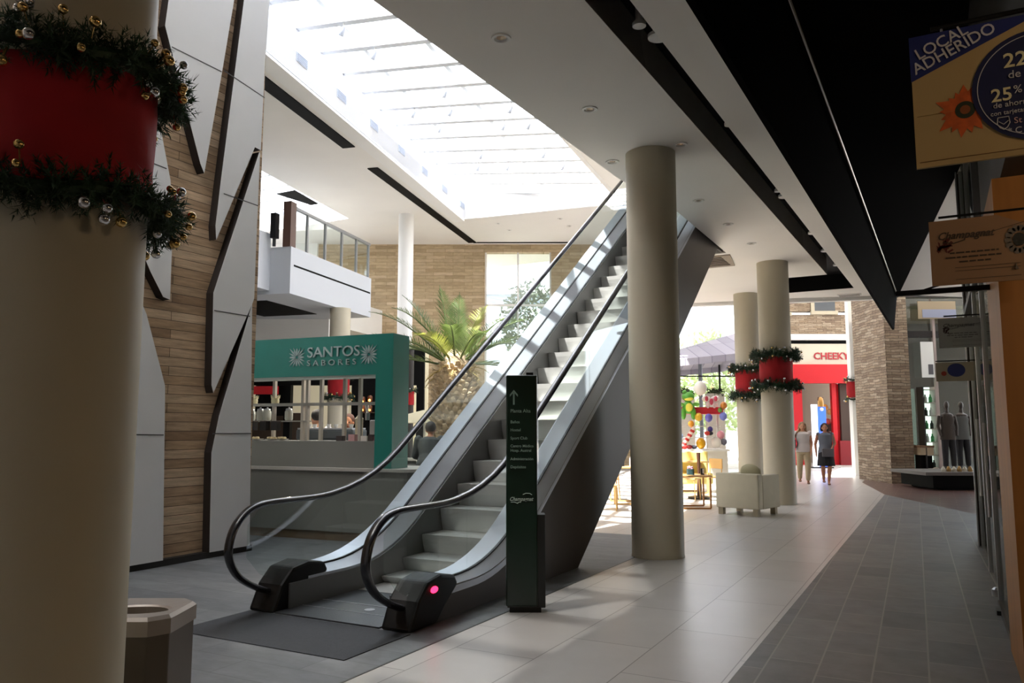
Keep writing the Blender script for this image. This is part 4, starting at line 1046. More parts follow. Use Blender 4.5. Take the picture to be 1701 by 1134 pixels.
fbox(MB(), un(1505), un(1760), D + .2, D + 3.4, 4.95, 5.05).build('shop_ceiling', mat('shop_ceiling', '6a5c48', 0.8), sf)
for k, (x, y) in enumerate([(1512, 603), (1515, 645), (1566, 667), (1645, 612), (1652, 662), (1526, 735)]):
    t = thing('shop_spotlight', 'small warm ceiling light in the clothing shop, %s' % ['upper one beside the stone', 'lower one beside the stone', 'left of the mannequins', 'above the mannequins', 'right of the mannequins', 'low one over the cream box'][k], 'ceiling light', tuple(P28(un(x) , D + .8, zn(y))))
    p = P28(un(x), D + .8, zn(y)); MB().tube([p + Vector((0, 0, .03)), p + Vector((0, 0, .25))], .02, 8).build('stem', fr_m, t)
    MB().ball(p, (.14, .05, .03), 12, 6).build('bulb', mat('warm_glow', 'ffe6b8', 0.4, emit='ffd890', es=4), t)
# display plinth + mannequins
D = 19.6
pl_ = thing('display_plinth', 'dark low display plinth under the mannequins', 'display plinth', tuple(P28(un(1585), D)))
fbox(MB(), un(1545), un(1700), D, D + 1.6, .06, .36).build('body', black_paint, pl_)
fbox(MB(), un(1530), un(1700), D - .1, D + 1.7, .36, .44).build('top', mat('plinth_top', '6f6a66', 0.5), pl_)
fbox(MB(), un(1560), un(1700), D + .05, D + 1.5, 0, .06).build('base', black_paint, pl_)
def mannequin(u, d, tone, lab):
    p = P28(u, d, .44); t = thing('mannequin', lab, 'mannequin', tuple(p))
    def q3(x, z, y=0.0): return p + RT * x + Vector((0, 0, z)) - FW * y
    b = MB()
    b.tube([q3(-.09, .03), q3(-.09, .45), q3(-.08, .85)], [.04, .055, .085], 12)
    b.tube([q3(.09, .03, .05), q3(.10, .45, .02), q3(.08, .85)], [.04, .055, .085], 12)
    b.tube([q3(0, .80), q3(0, .95), q3(0, 1.08), q3(0, 1.30), q3(0, 1.42), q3(0, 1.47)], [.16, .165, .13, .17, .15, .06], 14, sx=.65, up=RT)
    b.tube([q3(0, 1.44), q3(0, 1.56), q3(0, 1.60)], [.05, .045, .03], 10); b.ball(q3(0, 1.66, .01), (.06, .075, .10), 12, 8)
    for s_ in (-1, 1): b.tube([q3(s_ * .18, 1.38), q3(s_ * .24, 1.12), q3(s_ * .20, .88, .05)], [.05, .04, .03], 10)
    o = b.build('figure', mat('mannequin_skin', '4c443e', 0.4), t, smooth=True)
    MB().tube([q3(0, .78), q3(0, .95), q3(0, 1.08), q3(0, 1.30), q3(0, 1.43)], [.19, .18, .145, .185, .13], 16, sx=.68, up=RT).build('shirt', mat('cloth_' + tone, tone, 0.8), t, smooth=True)
    mb = MB(); mb.tube([q3(-.09, .12), q3(-.09, .5), q3(-.07, .88)], [.06, .075, .10], 12); mb.tube([q3(.09, .12, .05), q3(.10, .5, .02), q3(.07, .88)], [.06, .075, .10], 12)
    mb.build('trousers', mat('cloth_dark', '2b2a2e', 0.8), t, smooth=True)
    MB().lathe([(.2, 0), (.2, .015), (.02, .03)], p, 20).build('stand', steel, t)
mannequin(un(1596), D + .6, '4a423c', 'dark mannequin in a grey-brown shirt, left one on the plinth')
mannequin(un(1632), D + .9, '6c6f6c', 'mannequin in a grey shirt, right one on the plinth')
for k in range(6):
    p = P28(un(1572 + 9 * k), D + .25, .44)
    o = MB().lathe([(.05, 0), (.06, .05), (.03, .1 + .02 * (k % 2)), (.01, .13)], p, 12).build('display_bottle', mat('amber_bottle' if k % 2 else 'pale_bottle', 'a8844e' if k % 2 else 'c9c4b4', 0.2), smooth=True)
    tag(o, '%s ornament at the mannequins\' feet, %s from the left' % ('amber' if k % 2 else 'pale', ['first', 'second', 'third', 'fourth', 'fifth', 'sixth'][k]), 'ornament', 'ornaments on the plinth')
# lit shelf tower with green bottles
D = 21.8
sh = thing('shelf_tower', 'lit shelf tower with green and white bottles behind the shop glass', 'shelf', tuple(P28(un(1548) * 1.0, D)))
us0, us1 = (1538 - 850.5) * D / 1318, (1557 - 850.5) * D / 1318
fbox(MB(), us0, us1, D + .3, D + .33, .35, 2.65).build('back_panel', mat('shelf_lit', 'dff0e0', 0.5, emit='d8f5e4', es=.55), sh)
for k in range(7): fbox(MB(), us0, us1, D, D + .3, .4 + .36 * k, .42 + .36 * k).build('shelf_board', mat('post_white'), sh)
fbox(MB(), us0 - .04, us0, D, D + .33, .35, 2.65).build('side_panel', fr_m, sh); fbox(MB(), us1, us1 + .04, D, D + .33, .35, 2.65).build('side_panel', mat('post_pinkish'), sh)
for k in range(6):
    for j in range(2):
        p = P28(us0 + .09 + .14 * j, D + .12, .42 + .36 * k)
        o = MB().lathe([(.045, 0), (.045, .13), (.02, .17), (.02, .22)], p, 10).build('bottle', mat(['b_green', 'b_dark', 'b_white'][(k + j) % 3], ['4fae6c', '26352e', 'd8e2da'][(k + j) % 3], 0.3), smooth=True)
        tag(o, '%s bottle, %s of the %s shelf of the lit tower' % (['green', 'dark', 'white'][(k + j) % 3], ['left', 'right'][j], ['lowest', 'second', 'third', 'fourth', 'fifth', 'top'][k]), 'bottle', 'bottles on the lit shelf tower')
# poster, cream box, red bucket
D = 22.3
t = thing('poster', 'white poster with a small dark picture behind the shop glass', 'poster', tuple(P28((1550 - 850.5) * D / 1318, D, 3)))
g = lambda x: (x - 850.5) * D / 1318
hh = lambda y: 1.5 + (712 - y) * D / 1318
fbox(MB(), g(1537), g(1558), D, D + .02, hh(627), hh(567)).build('sheet', mat('paper_glow', 'cfcfca', 0.6, emit='ffffff', es=.08), t)  # slight glow put into the sheet colour to brighten it
fbox(MB(), g(1548), g(1556), D - .01, D, hh(622), hh(605)).build('picture', mat('picture_grey', '6b6a70', 0.6), t)
t = thing('poster', 'pale bluish poster high behind the shop glass', 'poster', tuple(P28(g(1550), D, 4)))
fbox(MB(), g(1536), g(1600), D, D + .02, hh(528), hh(498)).build('sheet', mat('paper_tan', 'a8977c', 0.6), t)
fbox(MB(), g(1543), g(1600), D - .01, D, hh(526), hh(512)).build('blue_strip', mat('blue_strip', '9aa0b8', 0.6), t)
t = thing('storage_box', 'cream box stack on a stand beside the stone pillar', 'box', tuple(P28(g(1516), D)))
fbox(MB(), g(1506+6), g(1527+6), D - .5, D - .1, .78, .98).build('box', mat('box_cream', 'c8b497', 0.7), t)
fbox(MB(), g(1504+6), g(1528+6), D - .52, D - .08, .98, 1.04).build('lid', mat('box_brown', '8f6f55', 0.7), t)
fbox(MB(), g(1507+6), g(1526+6), D - .45, D - .15, 0, .78).build('stand', black_paint, t)
p = P28(g(1521), D - .95)
t = thing('red_bucket', 'small red bucket with a pale handle on the floor beside the stone pillar', 'bucket', tuple(p))
MB().lathe([(.11, 0), (.15, .3), (.145, .3), (.10, .02)], p, 20, caps=False).build('pail', bright_red, t, smooth=True)
MB().tube([p + RT * .14 * math.cos(a) + Vector((0, 0, .3 + .16 * math.sin(a))) for a in [math.pi * k / 10 for k in range(11)]], .012, 6).build('handle', mat('handle_pale', 'd8c8b8', 0.5), t)

# ---------------------------------------------------------------- right-hand shop: pilaster, glass doors, frames
XR = .42
struct('wall_right', MB().box(.375, 1.0, 5.45, 6.5, 0, 3.0), amber_wood)
struct('wall_right', MB().box(XR + .02, 8, 12.6, 12.8, 0, 4.94), mat('shop_brown'))
struct('wall_right', MB().box(XR + .0, XR + .5, -4, 7.4, 3.0, 4.94), mat('fascia_dark', '221d18', 0.6))
struct('wall_right', MB().box(4.2, 4.3, -4, 12.6, 0, 4.94), mat('shop_wall_warm', '5d4a30', 0.8))
gd = thing('glass_door', 'tall glass shop door folded open right of the slate walk', 'door', (XR, 7.3, 0))
MB().box(XR, XR + .012, 6.62, 8.05, .04, 3.0).build('glass_pane', shop_glass, gd)
MB().box(XR - .02, XR + .035, 8.05, 8.12, 0, 4.9).build('stile', steel, gd)
MB().box(XR - .02, XR + .03, 6.55, 6.62, 0, 3.0).build('stile', steel, gd)
MB().box(XR - .06, XR + .05, 7.65, 7.80, 0.0, .035).build('floor_pivot', dark_steel, gd)
MB().tube([(XR - .05, 7.95, .75), (XR - .05, 7.95, 1.55)], .014, 10).build('pull_handle', steel, gd)
MB().box(XR - .03, XR + .04, 6.62, 8.05, .0, .05).build('bottom_rail', dark_steel, gd)
gd = thing('glass_door', 'second glass leaf with chrome stiles beyond the first glass door', 'door', (XR + .02, 9.1, 0))
MB().box(XR + .02, XR + .032, 8.3, 9.85, .04, 4.2).build('glass_pane', shop_glass, gd)
MB().box(XR, XR + .05, 8.22, 8.3, 0, 4.9).build('stile', mat('frame_green', '3c4640', 0.3, 0.5), gd)
MB().box(XR, XR + .05, 9.85, 9.95, 0, 4.9).build('stile', steel, gd)
MB().tube([(XR - .03, 9.7, .8), (XR - .03, 9.7, 1.6)], .014, 10).build('pull_handle', steel, gd)
MB().lathe([(.04, 0), (.04, .06), (.02, .08)], (XR - .01, 8.5, 0), 12).build('floor_stop', steel, gd)
gd = thing('glass_door', 'last glass leaf before the dark shop corner post', 'door', (XR + .04, 11, 0))
MB().box(XR + .04, XR + .052, 10.0, 11.8, .04, 4.9).build('glass_pane', shop_glass, gd)
MB().box(XR + .02, XR + .07, 11.8, 11.88, 0, 4.9).build('stile', steel, gd)
tag(MB().box(XR + .0, XR + .2, 12.0, 12.5, 0, 4.93).build('corner_post', mat('post_dark', '2a2422', 0.4)), 'tall dark square post at the far corner of the right-hand shop', 'post')
tag(MB().box(XR - .015, XR + .0, 11.9, 12.0, 0, 4.93).build('corner_trim', steel), 'thin chrome strip on the dark corner post of the right-hand shop', 'trim strip')
struct('trim_15', MB().box(XR - .01, XR + .12, 6.5, 12.5, 2.98, 3.06), mat('frame_dark'))
# interior racks, lamps
for k, y in enumerate((7.2, 9.2, 11.2)):
    t = thing('wall_shelf', 'dim shop shelf seen through the glass doors, %s' % ['nearest', 'middle', 'farthest'][k], 'shelf', (4.0, y, 0))
    for z in (.5, 1.1, 1.7, 2.3): MB().box(3.7, 4.15, y - .8, y + .8, z, z + .03).build('shelf_board', mat('post_white'), t)
    for yy in (y - .8, y + .8): MB().box(3.7, 4.15, yy - .02, yy + .02, 0, 2.4).build('side_panel', fr_m, t)
for k, (x, y, e) in enumerate([(1.7, 1.2, 9), (2.0, 4.2, 10), (2.2, 9.0, 8)]):
    t = thing('shop_pendant', 'warm ceiling lamp in the right-hand shop, %s' % ['by the entrance', 'behind the amber pilaster', 'behind the glass doors'][k], 'ceiling light', (x, y, 2.95))
    MB().lathe([(.14, 0), (.16, .05), (.05, .12)], (x, y, 2.95), 20, caps=False).build('shade', lamp_white, t, smooth=True)
    MB().tube([(x, y, 3.06), (x, y, 4.9)], .008, 6).build('cord', rubber, t)
    MB().ball((x, y, 2.93), .05, 12, 8).build('bulb', mat('warm_bulb', 'ffd9a0', 0.4, emit='ffc070', es=12), t)
    ld = bpy.data.lights.new('shop_lamp_light', 'POINT'); ld.energy = e; ld.color = (1, .76, .48); ld.shadow_soft_size = .12
    lo = bpy.data.objects.new('shop_lamp_light', ld); C.objects.link(lo); lo.location = (0, 0, -.14); lo.parent = t

# ---------------------------------------------------------------- hanging signs
navy = mat('sign_navy', '1f2a6a', 0.5); creamb = mat('sign_board_cream', 'b59a68', 0.55); txt_l = mat('sign_pale_text', 'c9c6c8', 0.5); txt_y = mat('sign_yellow_text', 'e0d6a8', 0.5)
S1 = thing('hanging_sign', 'nearest hanging sign, cream and navy with an orange flower and discount circle', 'sign', (.3, 2.7, 2.5))
Y1 = 2.7
MB().box(-.01, .62, Y1, Y1 + .012, 2.305, 2.73).build('board', creamb, S1)
S1b = S1.children[0]
MB().add([(-.012, Y1 - .002, 2.585), (-.012, Y1 - .002, 2.732), (.35, Y1 - .002, 2.732)], [(0, 1, 2)]).build('navy_corner', navy, S1b)
dr = Vector((.362, 0, .147)).normalized(); du = Vector((-dr.z, 0, dr.x))
text_mesh('LOCAL', .052, Vector((.012, Y1 - .005, 2.652)), dr, du, .002, sx=.92, bold=.0004).build('lettering', txt_l, S1b)
text_mesh('ADHERIDO', .052, Vector((.002, Y1 - .005, 2.606)), dr, du, .002, sx=.92, bold=.0004).build('lettering', txt_l, S1b)
def disc(c, r, y, m, name, par, n=48, rx=None):
    return MB().add([(c[0] + (rx or r) * math.cos(2 * math.pi * k / n), y, c[1] + r * math.sin(2 * math.pi * k / n)) for k in range(n)], [tuple(range(n))]).build(name, m, par)
def ring(c, r0, r1, y, m, name, par, n=64):
    mb = MB(); v = []
    for k in range(n):
        a = 2 * math.pi * k / n; v += [(c[0] + r0 * math.cos(a), y, c[1] + r0 * math.sin(a)), (c[0] + r1 * math.cos(a), y, c[1] + r1 * math.sin(a))]
    return mb.add(v, [(2 * k, 2 * k + 1, (2 * ((k + 1) % n)) + 1, 2 * ((k + 1) % n)) for k in range(n)]).build(name, m, par)
# flower
fc = (.130, 2.468); rnd = random.Random(3)
mb = MB()
for k in range(17):
    a = 2 * math.pi * k / 17 + .1; L = rnd.uniform(.062, .092); w = .015
    d2 = Vector((math.cos(a), math.sin(a))); s2 = Vector((-d2.y, d2.x)) * w; m_ = Vector(fc) + d2 * L * .6; t_ = Vector(fc) + d2 * L; b_ = Vector(fc) + d2 * .015
    yy = Y1 - .002 - .0004 * (k % 3)
    mb.add([(b_.x, yy, b_.y), ((m_ + s2).x, yy, (m_ + s2).y), (t_.x, yy, t_.y), ((m_ - s2).x, yy, (m_ - s2).y)], [(0, 1, 2, 3)])
mb.build('flower_petals', mat('petal_orange', 'c85a22', 0.6, var=.25, vscale=30), S1b)
disc(fc, .027, Y1 - .004, mat('flower_dark', '2d3320', 0.7), 'flower_centre', S1b); disc(fc, .014, Y1 - .005, mat('flower_mid', '8a4a20', 0.7), 'flower_core', S1b)
cc1 = (.318, 2.512)
disc(cc1, .168, Y1 - .006, mat('navy_dark', '161d4a', 0.5), 'discount_circle', S1b); ring(cc1, .152, .1545, Y1 - .008, txt_l, 'circle_line', S1b)
for body, s_, x, z, m_ in [('22', .062, .235, 2.575, txt_y), ('de c', .034, .245, 2.54, txt_l), ('25', .056, .198, 2.475, txt_y), ('%', .034, .256, 2.492, txt_l), ('de ahorro', .024, .202, 2.455, txt_l), ('con tarjetas de', .019, .194, 2.432, txt_l), ('St', .026, .252, 2.40, mat('txt_rose', 'c9a0a0', 0.5)), ('* C', .026, .235, 2.37, txt_l)]:
    text_mesh(body, s_, (x, Y1 - .009, z), (1, 0, 0), (0, 0, 1), .002, bold=.0008 if s_ > .05 else 0).build('lettering', m_, S1b)
shp = [(.212, 2.424), (.240, 2.424), (.242, 2.405), (.235, 2.392), (.226, 2.386), (.217, 2.392), (.210, 2.405)]
mb = MB().tube([(a, Y1 - .009, b) for a, b in shp + [shp[0]]], .0015, 5); mb.tube([(.214, Y1 - .009, 2.412), (.226, Y1 - .009, 2.402), (.239, Y1 - .009, 2.412)], .0012, 5); mb.build('shield_emblem', txt_l, S1b)
MB().box(.0, .6, Y1 - .003, Y1, 2.322, 2.3235).build('fine_print', mat('print_brown', '8a6038', 0.6), S1b)
MB().box(.0, .6, Y1 - .003, Y1, 2.47, 2.4705).build('fold_line', mat('fold_line', 'a5884f', 0.6), S1b)
MB().tube([(.05, Y1 + .006, 2.75), (.75, Y1 + .006, 2.75)], .008, 8).build('hanging_bar', rubber, S1)
for x in (.08, .55): MB().tube([(x, Y1 + .006, 2.73), (x, Y1 + .006, 2.755)], .004, 6).build('hook', steel, S1)
def champ_sign(y, x0, x1, z0, z1, lab, board, ink, red):
    s = thing('hanging_sign', lab, 'sign', ((x0 + x1) / 2, y, (z0 + z1) / 2)); w = x1 - x0; h = z1 - z0
    bo = MB().add([(x0, y, z0), (x1, y, z0), (x1, y, z1 - .26 * h), (x0 + w * .62, y, z1), (x0, y, z1), (x0, y + .012, z0), (x1, y + .012, z0), (x1, y + .012, z1 - .26 * h), (x0 + w * .62, y + .012, z1), (x0, y + .012, z1)],
             [(0, 1, 2, 3, 4), (9, 8, 7, 6, 5), (0, 5, 6, 1), (1, 6, 7, 2), (2, 7, 8, 3), (3, 8, 9, 4), (4, 9, 5, 0)]).build('board', board, s)
    text_mesh('Champagnat', h * .16, (x0 + w * .07, y - .003, z1 - h * .30), (1, 0, 0), (0, 0, 1), .002, shear=.35, bold=.0008, sx=w / h * .64).build('logo_lettering', ink, bo)
    MB().tube([(x0 + w * .12, y - .003, z1 - h * .34), (x0 + w * .22, y - .003, z1 - h * .37), (x0 + w * .32, y - .003, z1 - h * .33)], h * .008, 6).build('logo_flourish', ink, bo)
    rn = random.Random(int(y * 10)); mb = MB()
    for k in range(16):
        a = rn.uniform(-.6, 2.2); c_ = (x0 + w * .07 + rn.uniform(0, .10) * w, z0 + h * .55 + rn.uniform(-.08, .08) * h); L = h * rn.uniform(.05, .11)
        mb.add([(c_[0], y - .003, c_[1]), (c_[0] + L * math.cos(a) + L * .3, y - .003, c_[1] + L * math.sin(a)), (c_[0] + L * 1.1 * math.cos(a), y - .003, c_[1] + L * 1.1 * math.sin(a) + L * .2), (c_[0] - L * .3, y - .003, c_[1] + L * .4)], [(0, 1, 2, 3)])
    mb.build('red_blossom', red, bo)
    mb = MB()
    for k, (a, b, zf) in enumerate([(.18, .62, .47), (.14, .64, .40), (.26, .55, .33)]):
        u = a
        while u < b:
            l_ = rn.uniform(.03, .09); mb.box(x0 + w * u, x0 + w * min(b, u + l_), y - .003, y - .001, z0 + h * zf, z0 + h * (zf + .022)); u += l_ + .014
    for zf in (.25, .20, .07): mb.box(x0 + w * .22, x0 + w * .80, y - .003, y - .001, z0 + h * zf, z0 + h * (zf + .006))
    mb.build('small_print', ink, bo)
    MB().bar((x0 + w * .40, y - .002, z0 + h * .70), (x1 - .01, y - .002, z0 + h * .90), .003, .0025).build('slanting_line', ink, bo)
    ec = (x0 + w * .80, z0 + h * .60)
    mb = MB()
    for k in range(14):
        a = 2 * math.pi * k / 14; e_ = h * .17; c_ = (ec[0] + e_ * math.cos(a) * .8, ec[1] + e_ * math.sin(a))
        mb.add([(c_[0] + h * .05 * math.cos(b_), y - .003, c_[1] + h * .05 * math.sin(b_)) for b_ in [2 * math.pi * j / 8 for j in range(8)]], [tuple(range(8))])
    mb.build('wreath_emblem', mat('wreath_grey', '6a625c', 0.6), bo); disc(ec, h * .10, y - .004, mat('emblem_dark', '23221f', 0.6), 'emblem_centre', bo, rx=h * .08)
    MB().lathe([(.012, 0), (.004, .02), (.0005, .035)], (x0 + w * .76, y - .003, z0 + h * .16), 3).build('small_mark', ink, bo)
    MB().tube([(x0 + .05, y + .006, z1 + .02), (x1 + .1, y + .006, z1 + .02)], .007, 8).build('hanging_bar', rubber, s)
ink = mat('print_ink', '3c2c22', 0.6)
champ_sign(5.0, .025, .56, 2.30, 2.67, 'second hanging sign, tan board with script logo and red blossom', mat('board_tan', '8f6e50', 0.6), ink, mat('blossom_red', '5a1c18', 0.6))
champ_sign(8.4, .07, .57, 2.25, 2.53, 'third hanging sign, grey board with script logo and round emblem', mat('board_grey', 'a9aba4', 0.6), mat('print_grey', '5c5a56', 0.6), mat('blossom_dark', '4a3a3a', 0.6))
S4 = thing('hanging_sign', 'small far hanging sign with a navy oval and a red corner mark', 'sign', (.24, 11.5, 2.2))
MB().box(.04, .46, 11.5, 11.512, 2.10, 2.34).build('board', mat('board_stone', '9d9484', 0.6), S4)
disc((.27, 2.24), .085, 11.497, navy, 'navy_oval', S4, rx=.10); disc((.13, 2.2), .03, 11.498, mat('mark_red', '9a3022', 0.6), 'red_mark', S4)
MB().tube([(.04, 11.506, 2.36), (.52, 11.506, 2.36)], .007, 8).build('hanging_bar', rubber, S4)
t = thing('sign_bracket', 'long black horizontal bracket bar reaching out below the tan hanging sign', 'bracket', (.2, 6.2, 2.45))
MB().bar((-.20, 6.2, 2.455), (.46, 6.2, 2.455), .035, .035).build('bar', rubber, t)
MB().bar((-.02, 6.2, 2.47), (.2, 6.2, 2.53), .012, .012).build('strut', rubber, t)
MB().box(.40, .46, 6.15, 6.25, 2.40, 2.52).build('wall_plate', rubber, t)
MB().ball((.40, 6.16, 2.44), .012, 10, 8).build('bolt', steel, t)
# ---------------------------------------------------------------- people
def person(label, loc, rz, pose, cloth, hair_col, hair='short', scale=1.0, skin_col='c58d6c', cat='person', group=None):
    """local frame: +x to the person's left side as seen from the front is -x ... faces -y; z up, 1.65 m tall"""
    t = thing('person', label, cat, loc, rz, group); t.scale = (scale,) * 3
    P_ = dict(hipL=(.085, 0, .86), hipR=(-.085, 0, .86), kneeL=(.10, -.02, .47), kneeR=(-.10, -.02, .47), ankL=(.10, .03, .08), ankR=(-.10, .03, .08),
              shL=(.175, 0, 1.35), shR=(-.175, 0, 1.35), elL=(.22, .03, 1.08), elR=(-.22, .03, 1.08), wrL=(.20, -.05, .84), wrR=(-.20, -.05, .84), head=(0, -.01, 1.52), lean=(0, 0))
    P_.update(pose); V_ = {k: Vector(v) if len(v) == 3 else v for k, v in P_.items()}
    b = MB()
    pel = (V_['hipL'] + V_['hipR']) / 2; ch = (V_['shL'] + V_['shR']) / 2
    w1 = pel.lerp(ch, .42); w2 = pel.lerp(ch, .72)
    b.tube([pel + Vector((0, 0, -.06)), pel + Vector((0, 0, .04)), w1, w2, ch + Vector((0, 0, -.03)), ch + Vector((0, 0, .05))], [.12, .165, .125, .155, .16, .06], 18, sx=.66, up=(1, 0, 0))
    nk = V_['head'] + Vector((0, .02, -.10)); b.capsule(ch + Vector((0, 0, .01)), nk, .058, .05, 12)
    h = V_['head']
    b.ball(h + Vector((0, .01, .02)), (.072, .088, .10), 18, 14); b.ball(h + Vector((0, -.03, -.045)), (.05, .055, .055), 14, 10)
    b.tube([h + Vector((0, -.075, .02)), h + Vector((0, -.100, -.018)), h + Vector((0, -.085, -.03))], [.009, .016, .012], 8)
    for s_ in (-1, 1):
        b.ball(h + Vector((s_ * .074, .01, -.005)), (.012, .022, .032), 8, 6)
        S = 'L' if s_ > 0 else 'R'
        sh, el, wr = V_['sh' + S], V_['el' + S], V_['wr' + S]
        b.capsule(sh, el, .052, .040, 12); b.capsule(el, wr, .040, .026, 12)
        d = (wr - el).normalized(); hd = wr + d * .05; sd = d.cross(Vector((0, 1, 0)));
        if sd.length < .1: sd = Vector((1, 0, 0))
        sd.normalize()
        b.ball(hd, (.024, .034, .05), 10, 8, M=d.to_track_quat('Z', 'Y').to_matrix())
        fd = d.cross(sd).normalized()
        for q_ in range(4):
            o_ = fd * (.022 - .0147 * q_); L = (.062, .072, .068, .052)[q_]
            b.tube([hd + o_ + d * .03, hd + o_ + d * (.03 + L * .55), hd + o_ * .9 + d * (.03 + L * .9) - sd * s_ * .014], [.0095, .009, .007], 7)
        b.tube([hd + fd * .02, hd + fd * .045 + d * .03, hd + fd * .045 + d * .055], [.012, .010, .008], 7)
        hp, kn, an = V_['hip' + S], V_['knee' + S], V_['ank' + S]
        b.capsule(hp, kn, .085, .054, 14); b.tube([kn, kn.lerp(an, .3), an], [.053, .056, .034], 12); b.ball(kn, .053, 10, 6)
        b.ball(an + Vector((0, -.01, -.03)), (.034, .05, .045), 10, 8); b.ball(an + Vector((0, -.085, -.055)), (.036, .085, .022), 12, 8)
    o = b.build('body', mat('skin_' + skin_col, skin_col, 0.55), t, world=False, smooth=True)
    m_ = o.modifiers.new('join', 'REMESH'); m_.mode = 'VOXEL'; m_.voxel_size = .0105; m_.use_smooth_shade = True
    sm = o.modifiers.new('smooth', 'SMOOTH'); sm.iterations = 3; sm.factor = .4
    # face details
    mb = MB()
    for s_ in (-1, 1): mb.ball(h + Vector((s_ * .028, -.073, .008)), (.012, .008, .007), 8, 6)
    mb.build('eyes', mat('eye_dark', '1c1512', 0.3), t, world=False)
    MB().ball(h + Vector((0, -.083, -.055)), (.022, .008, .007), 10, 6).build('lips', mat('lips', '9a4a45', 0.5), t, world=False)
    # hair
    hm = mat('hair_' + hair_col, hair_col, 0.6, bump=.4, bscale=60, stretch=(6, 6, 1)); mb = MB()
    mb.ball(h + Vector((0, .028, .045)), (.088, .092, .095), 16, 12)
    if hair == 'long':
        for a in range(9):
            x = -.085 + .17 * a / 8; mb.tube([h + Vector((x * .8, .03, .08)), h + Vector((x, .07, -.03)), h + Vector((x * 1.05, .065, -.17)), h + Vector((x, .05, -.24))], [.03, .035, .03, .012], 8)
    elif hair == 'bob':
        for a in range(9):
            x = -.085 + .17 * a / 8; mb.tube([h + Vector((x * .8, .03, .08)), h + Vector((x, .05, -.03)), h + Vector((x, .04, -.10))], [.03, .034, .02], 8)
    elif hair == 'bun': mb.ball(h + Vector((0, .12, .05)), .045, 10, 8)
    ho = mb.build('hair', hm, t, world=False, smooth=True)
    rm = ho.modifiers.new('join', 'REMESH'); rm.mode = 'VOXEL'; rm.voxel_size = .014; rm.use_smooth_shade = True
    # clothing
    for nm, m2, fn in cloth:
        cb = MB(); fn(cb, V_, pel, ch, w1, w2)
        co = cb.build(nm, m2, t, world=False, smooth=True)
        r2 = co.modifiers.new('join', 'REMESH'); r2.mode = 'VOXEL'; r2.voxel_size = .012; r2.use_smooth_shade = True
        s2 = co.modifiers.new('smooth', 'SMOOTH'); s2.iterations = 2
    return t
def top_fn(sleeve=0.0, hem=-.02, grow=.018):
    def f(b, V_, pel, ch, w1, w2):
        b.tube([pel + Vector((0, 0, hem)), pel + Vector((0, 0, .06)), w1, w2, ch + Vector((0, 0, -.02)), ch + Vector((0, 0, .045))], [.18 + grow, .17 + grow, .135 + grow, .16 + grow, .165 + grow, .075], 20, sx=.68, up=(1, 0, 0))
        for S in 'LR':
            sh, el, wr = V_['sh' + S], V_['el' + S], V_['wr' + S]
            if sleeve > 0: b.capsule(sh, sh.lerp(el, min(1, sleeve)), .068, .056, 12)
            else: b.ball(sh + Vector((0, 0, .0)), .055, 10, 8)
            if sleeve > 1: b.capsule(el, el.lerp(wr, min(1, sleeve - 1)), .054, .042, 12)
    return f
def trousers_fn(cut=1.0, r0=.105, r1=.06):
    def f(b, V_, pel, ch, w1, w2):
        b.tube([pel + Vector((0, 0, -.08)), pel + Vector((0, 0, .12))], [.165, .165], 18, sx=.7, up=(1, 0, 0))
        for S in 'LR':
            hp, kn, an = V_['hip' + S], V_['knee' + S], V_['ank' + S]
            b.capsule(hp, kn, r0, r1 + .02, 14); b.capsule(kn, kn.lerp(an, cut), r1 + .02, r1, 12)
    return f
def skirt_fn(b, V_, pel, ch, w1, w2):
    b.tube([pel + Vector((0, 0, .12)), pel, pel + Vector((0, -.01, -.2)), pel + Vector((0, -.01, -.36))], [.15, .19, .215, .235], 22, sx=.72, up=(1, 0, 0))
def shoes_fn(b, V_, pel, ch, w1, w2):
    for S in 'LR':
        an = V_['ank' + S]; b.ball(an + Vector((0, -.06, -.066)), (.043, .12, .018), 12, 8); b.tube([an + Vector((-.04, -.08, -.05)), an + Vector((0, -.08, -.022)), an + Vector((.04, -.08, -.05))], .009, 6)
beige = mat('cloth_beige', 'b9a88a', 0.85, bump=.1, bscale=30); whitecl = mat('cloth_white', 'cfc8c6', 0.85, bump=.1, bscale=30)
greycl = mat('cloth_slate', '6e7480', 0.85, bump=.1, bscale=30); blackcl = mat('cloth_black', '1c1c22', 0.85, bump=.1, bscale=30); shoe = mat('sandal', '3a2a22', 0.6)
face_cam = R(28.1) * .4
w1 = person('woman walking in a white top and beige trousers with a dark shoulder bag', (-3.26, 23.2, 0), R(12),
       dict(ankL=(.09, -.10, .08), kneeL=(.10, -.10, .48), ankR=(-.10, .16, .12), kneeR=(-.10, .02, .47), elR=(-.26, .0, 1.14), wrR=(-.15, -.05, 1.36), wrL=(.19, -.08, .85)),
       [('top', whitecl, top_fn(0.15)), ('trousers', beige, trousers_fn(.88)), ('sandals', shoe, shoes_fn)], '8a6a48', 'long', 1.02, 'c08a6a')
w2 = person('woman walking in a grey sleeveless top and short dark skirt with a grey handbag', (-2.66, 23.0, 0), R(12),
       dict(ankL=(.05, -.02, .08), kneeL=(.08, -.10, .47), ankR=(-.06, .14, .13), kneeR=(-.08, -.01, .47), elR=(-.25, .04, 1.08), wrR=(-.24, -.02, .84), elL=(.24, .02, 1.10), wrL=(.15, -.14, .98)),
       [('top', greycl, top_fn(0.0)), ('skirt', blackcl, skirt_fn), ('sandals', shoe, shoes_fn)], '2b1d18', 'bob', 1.0, 'b57a5c')
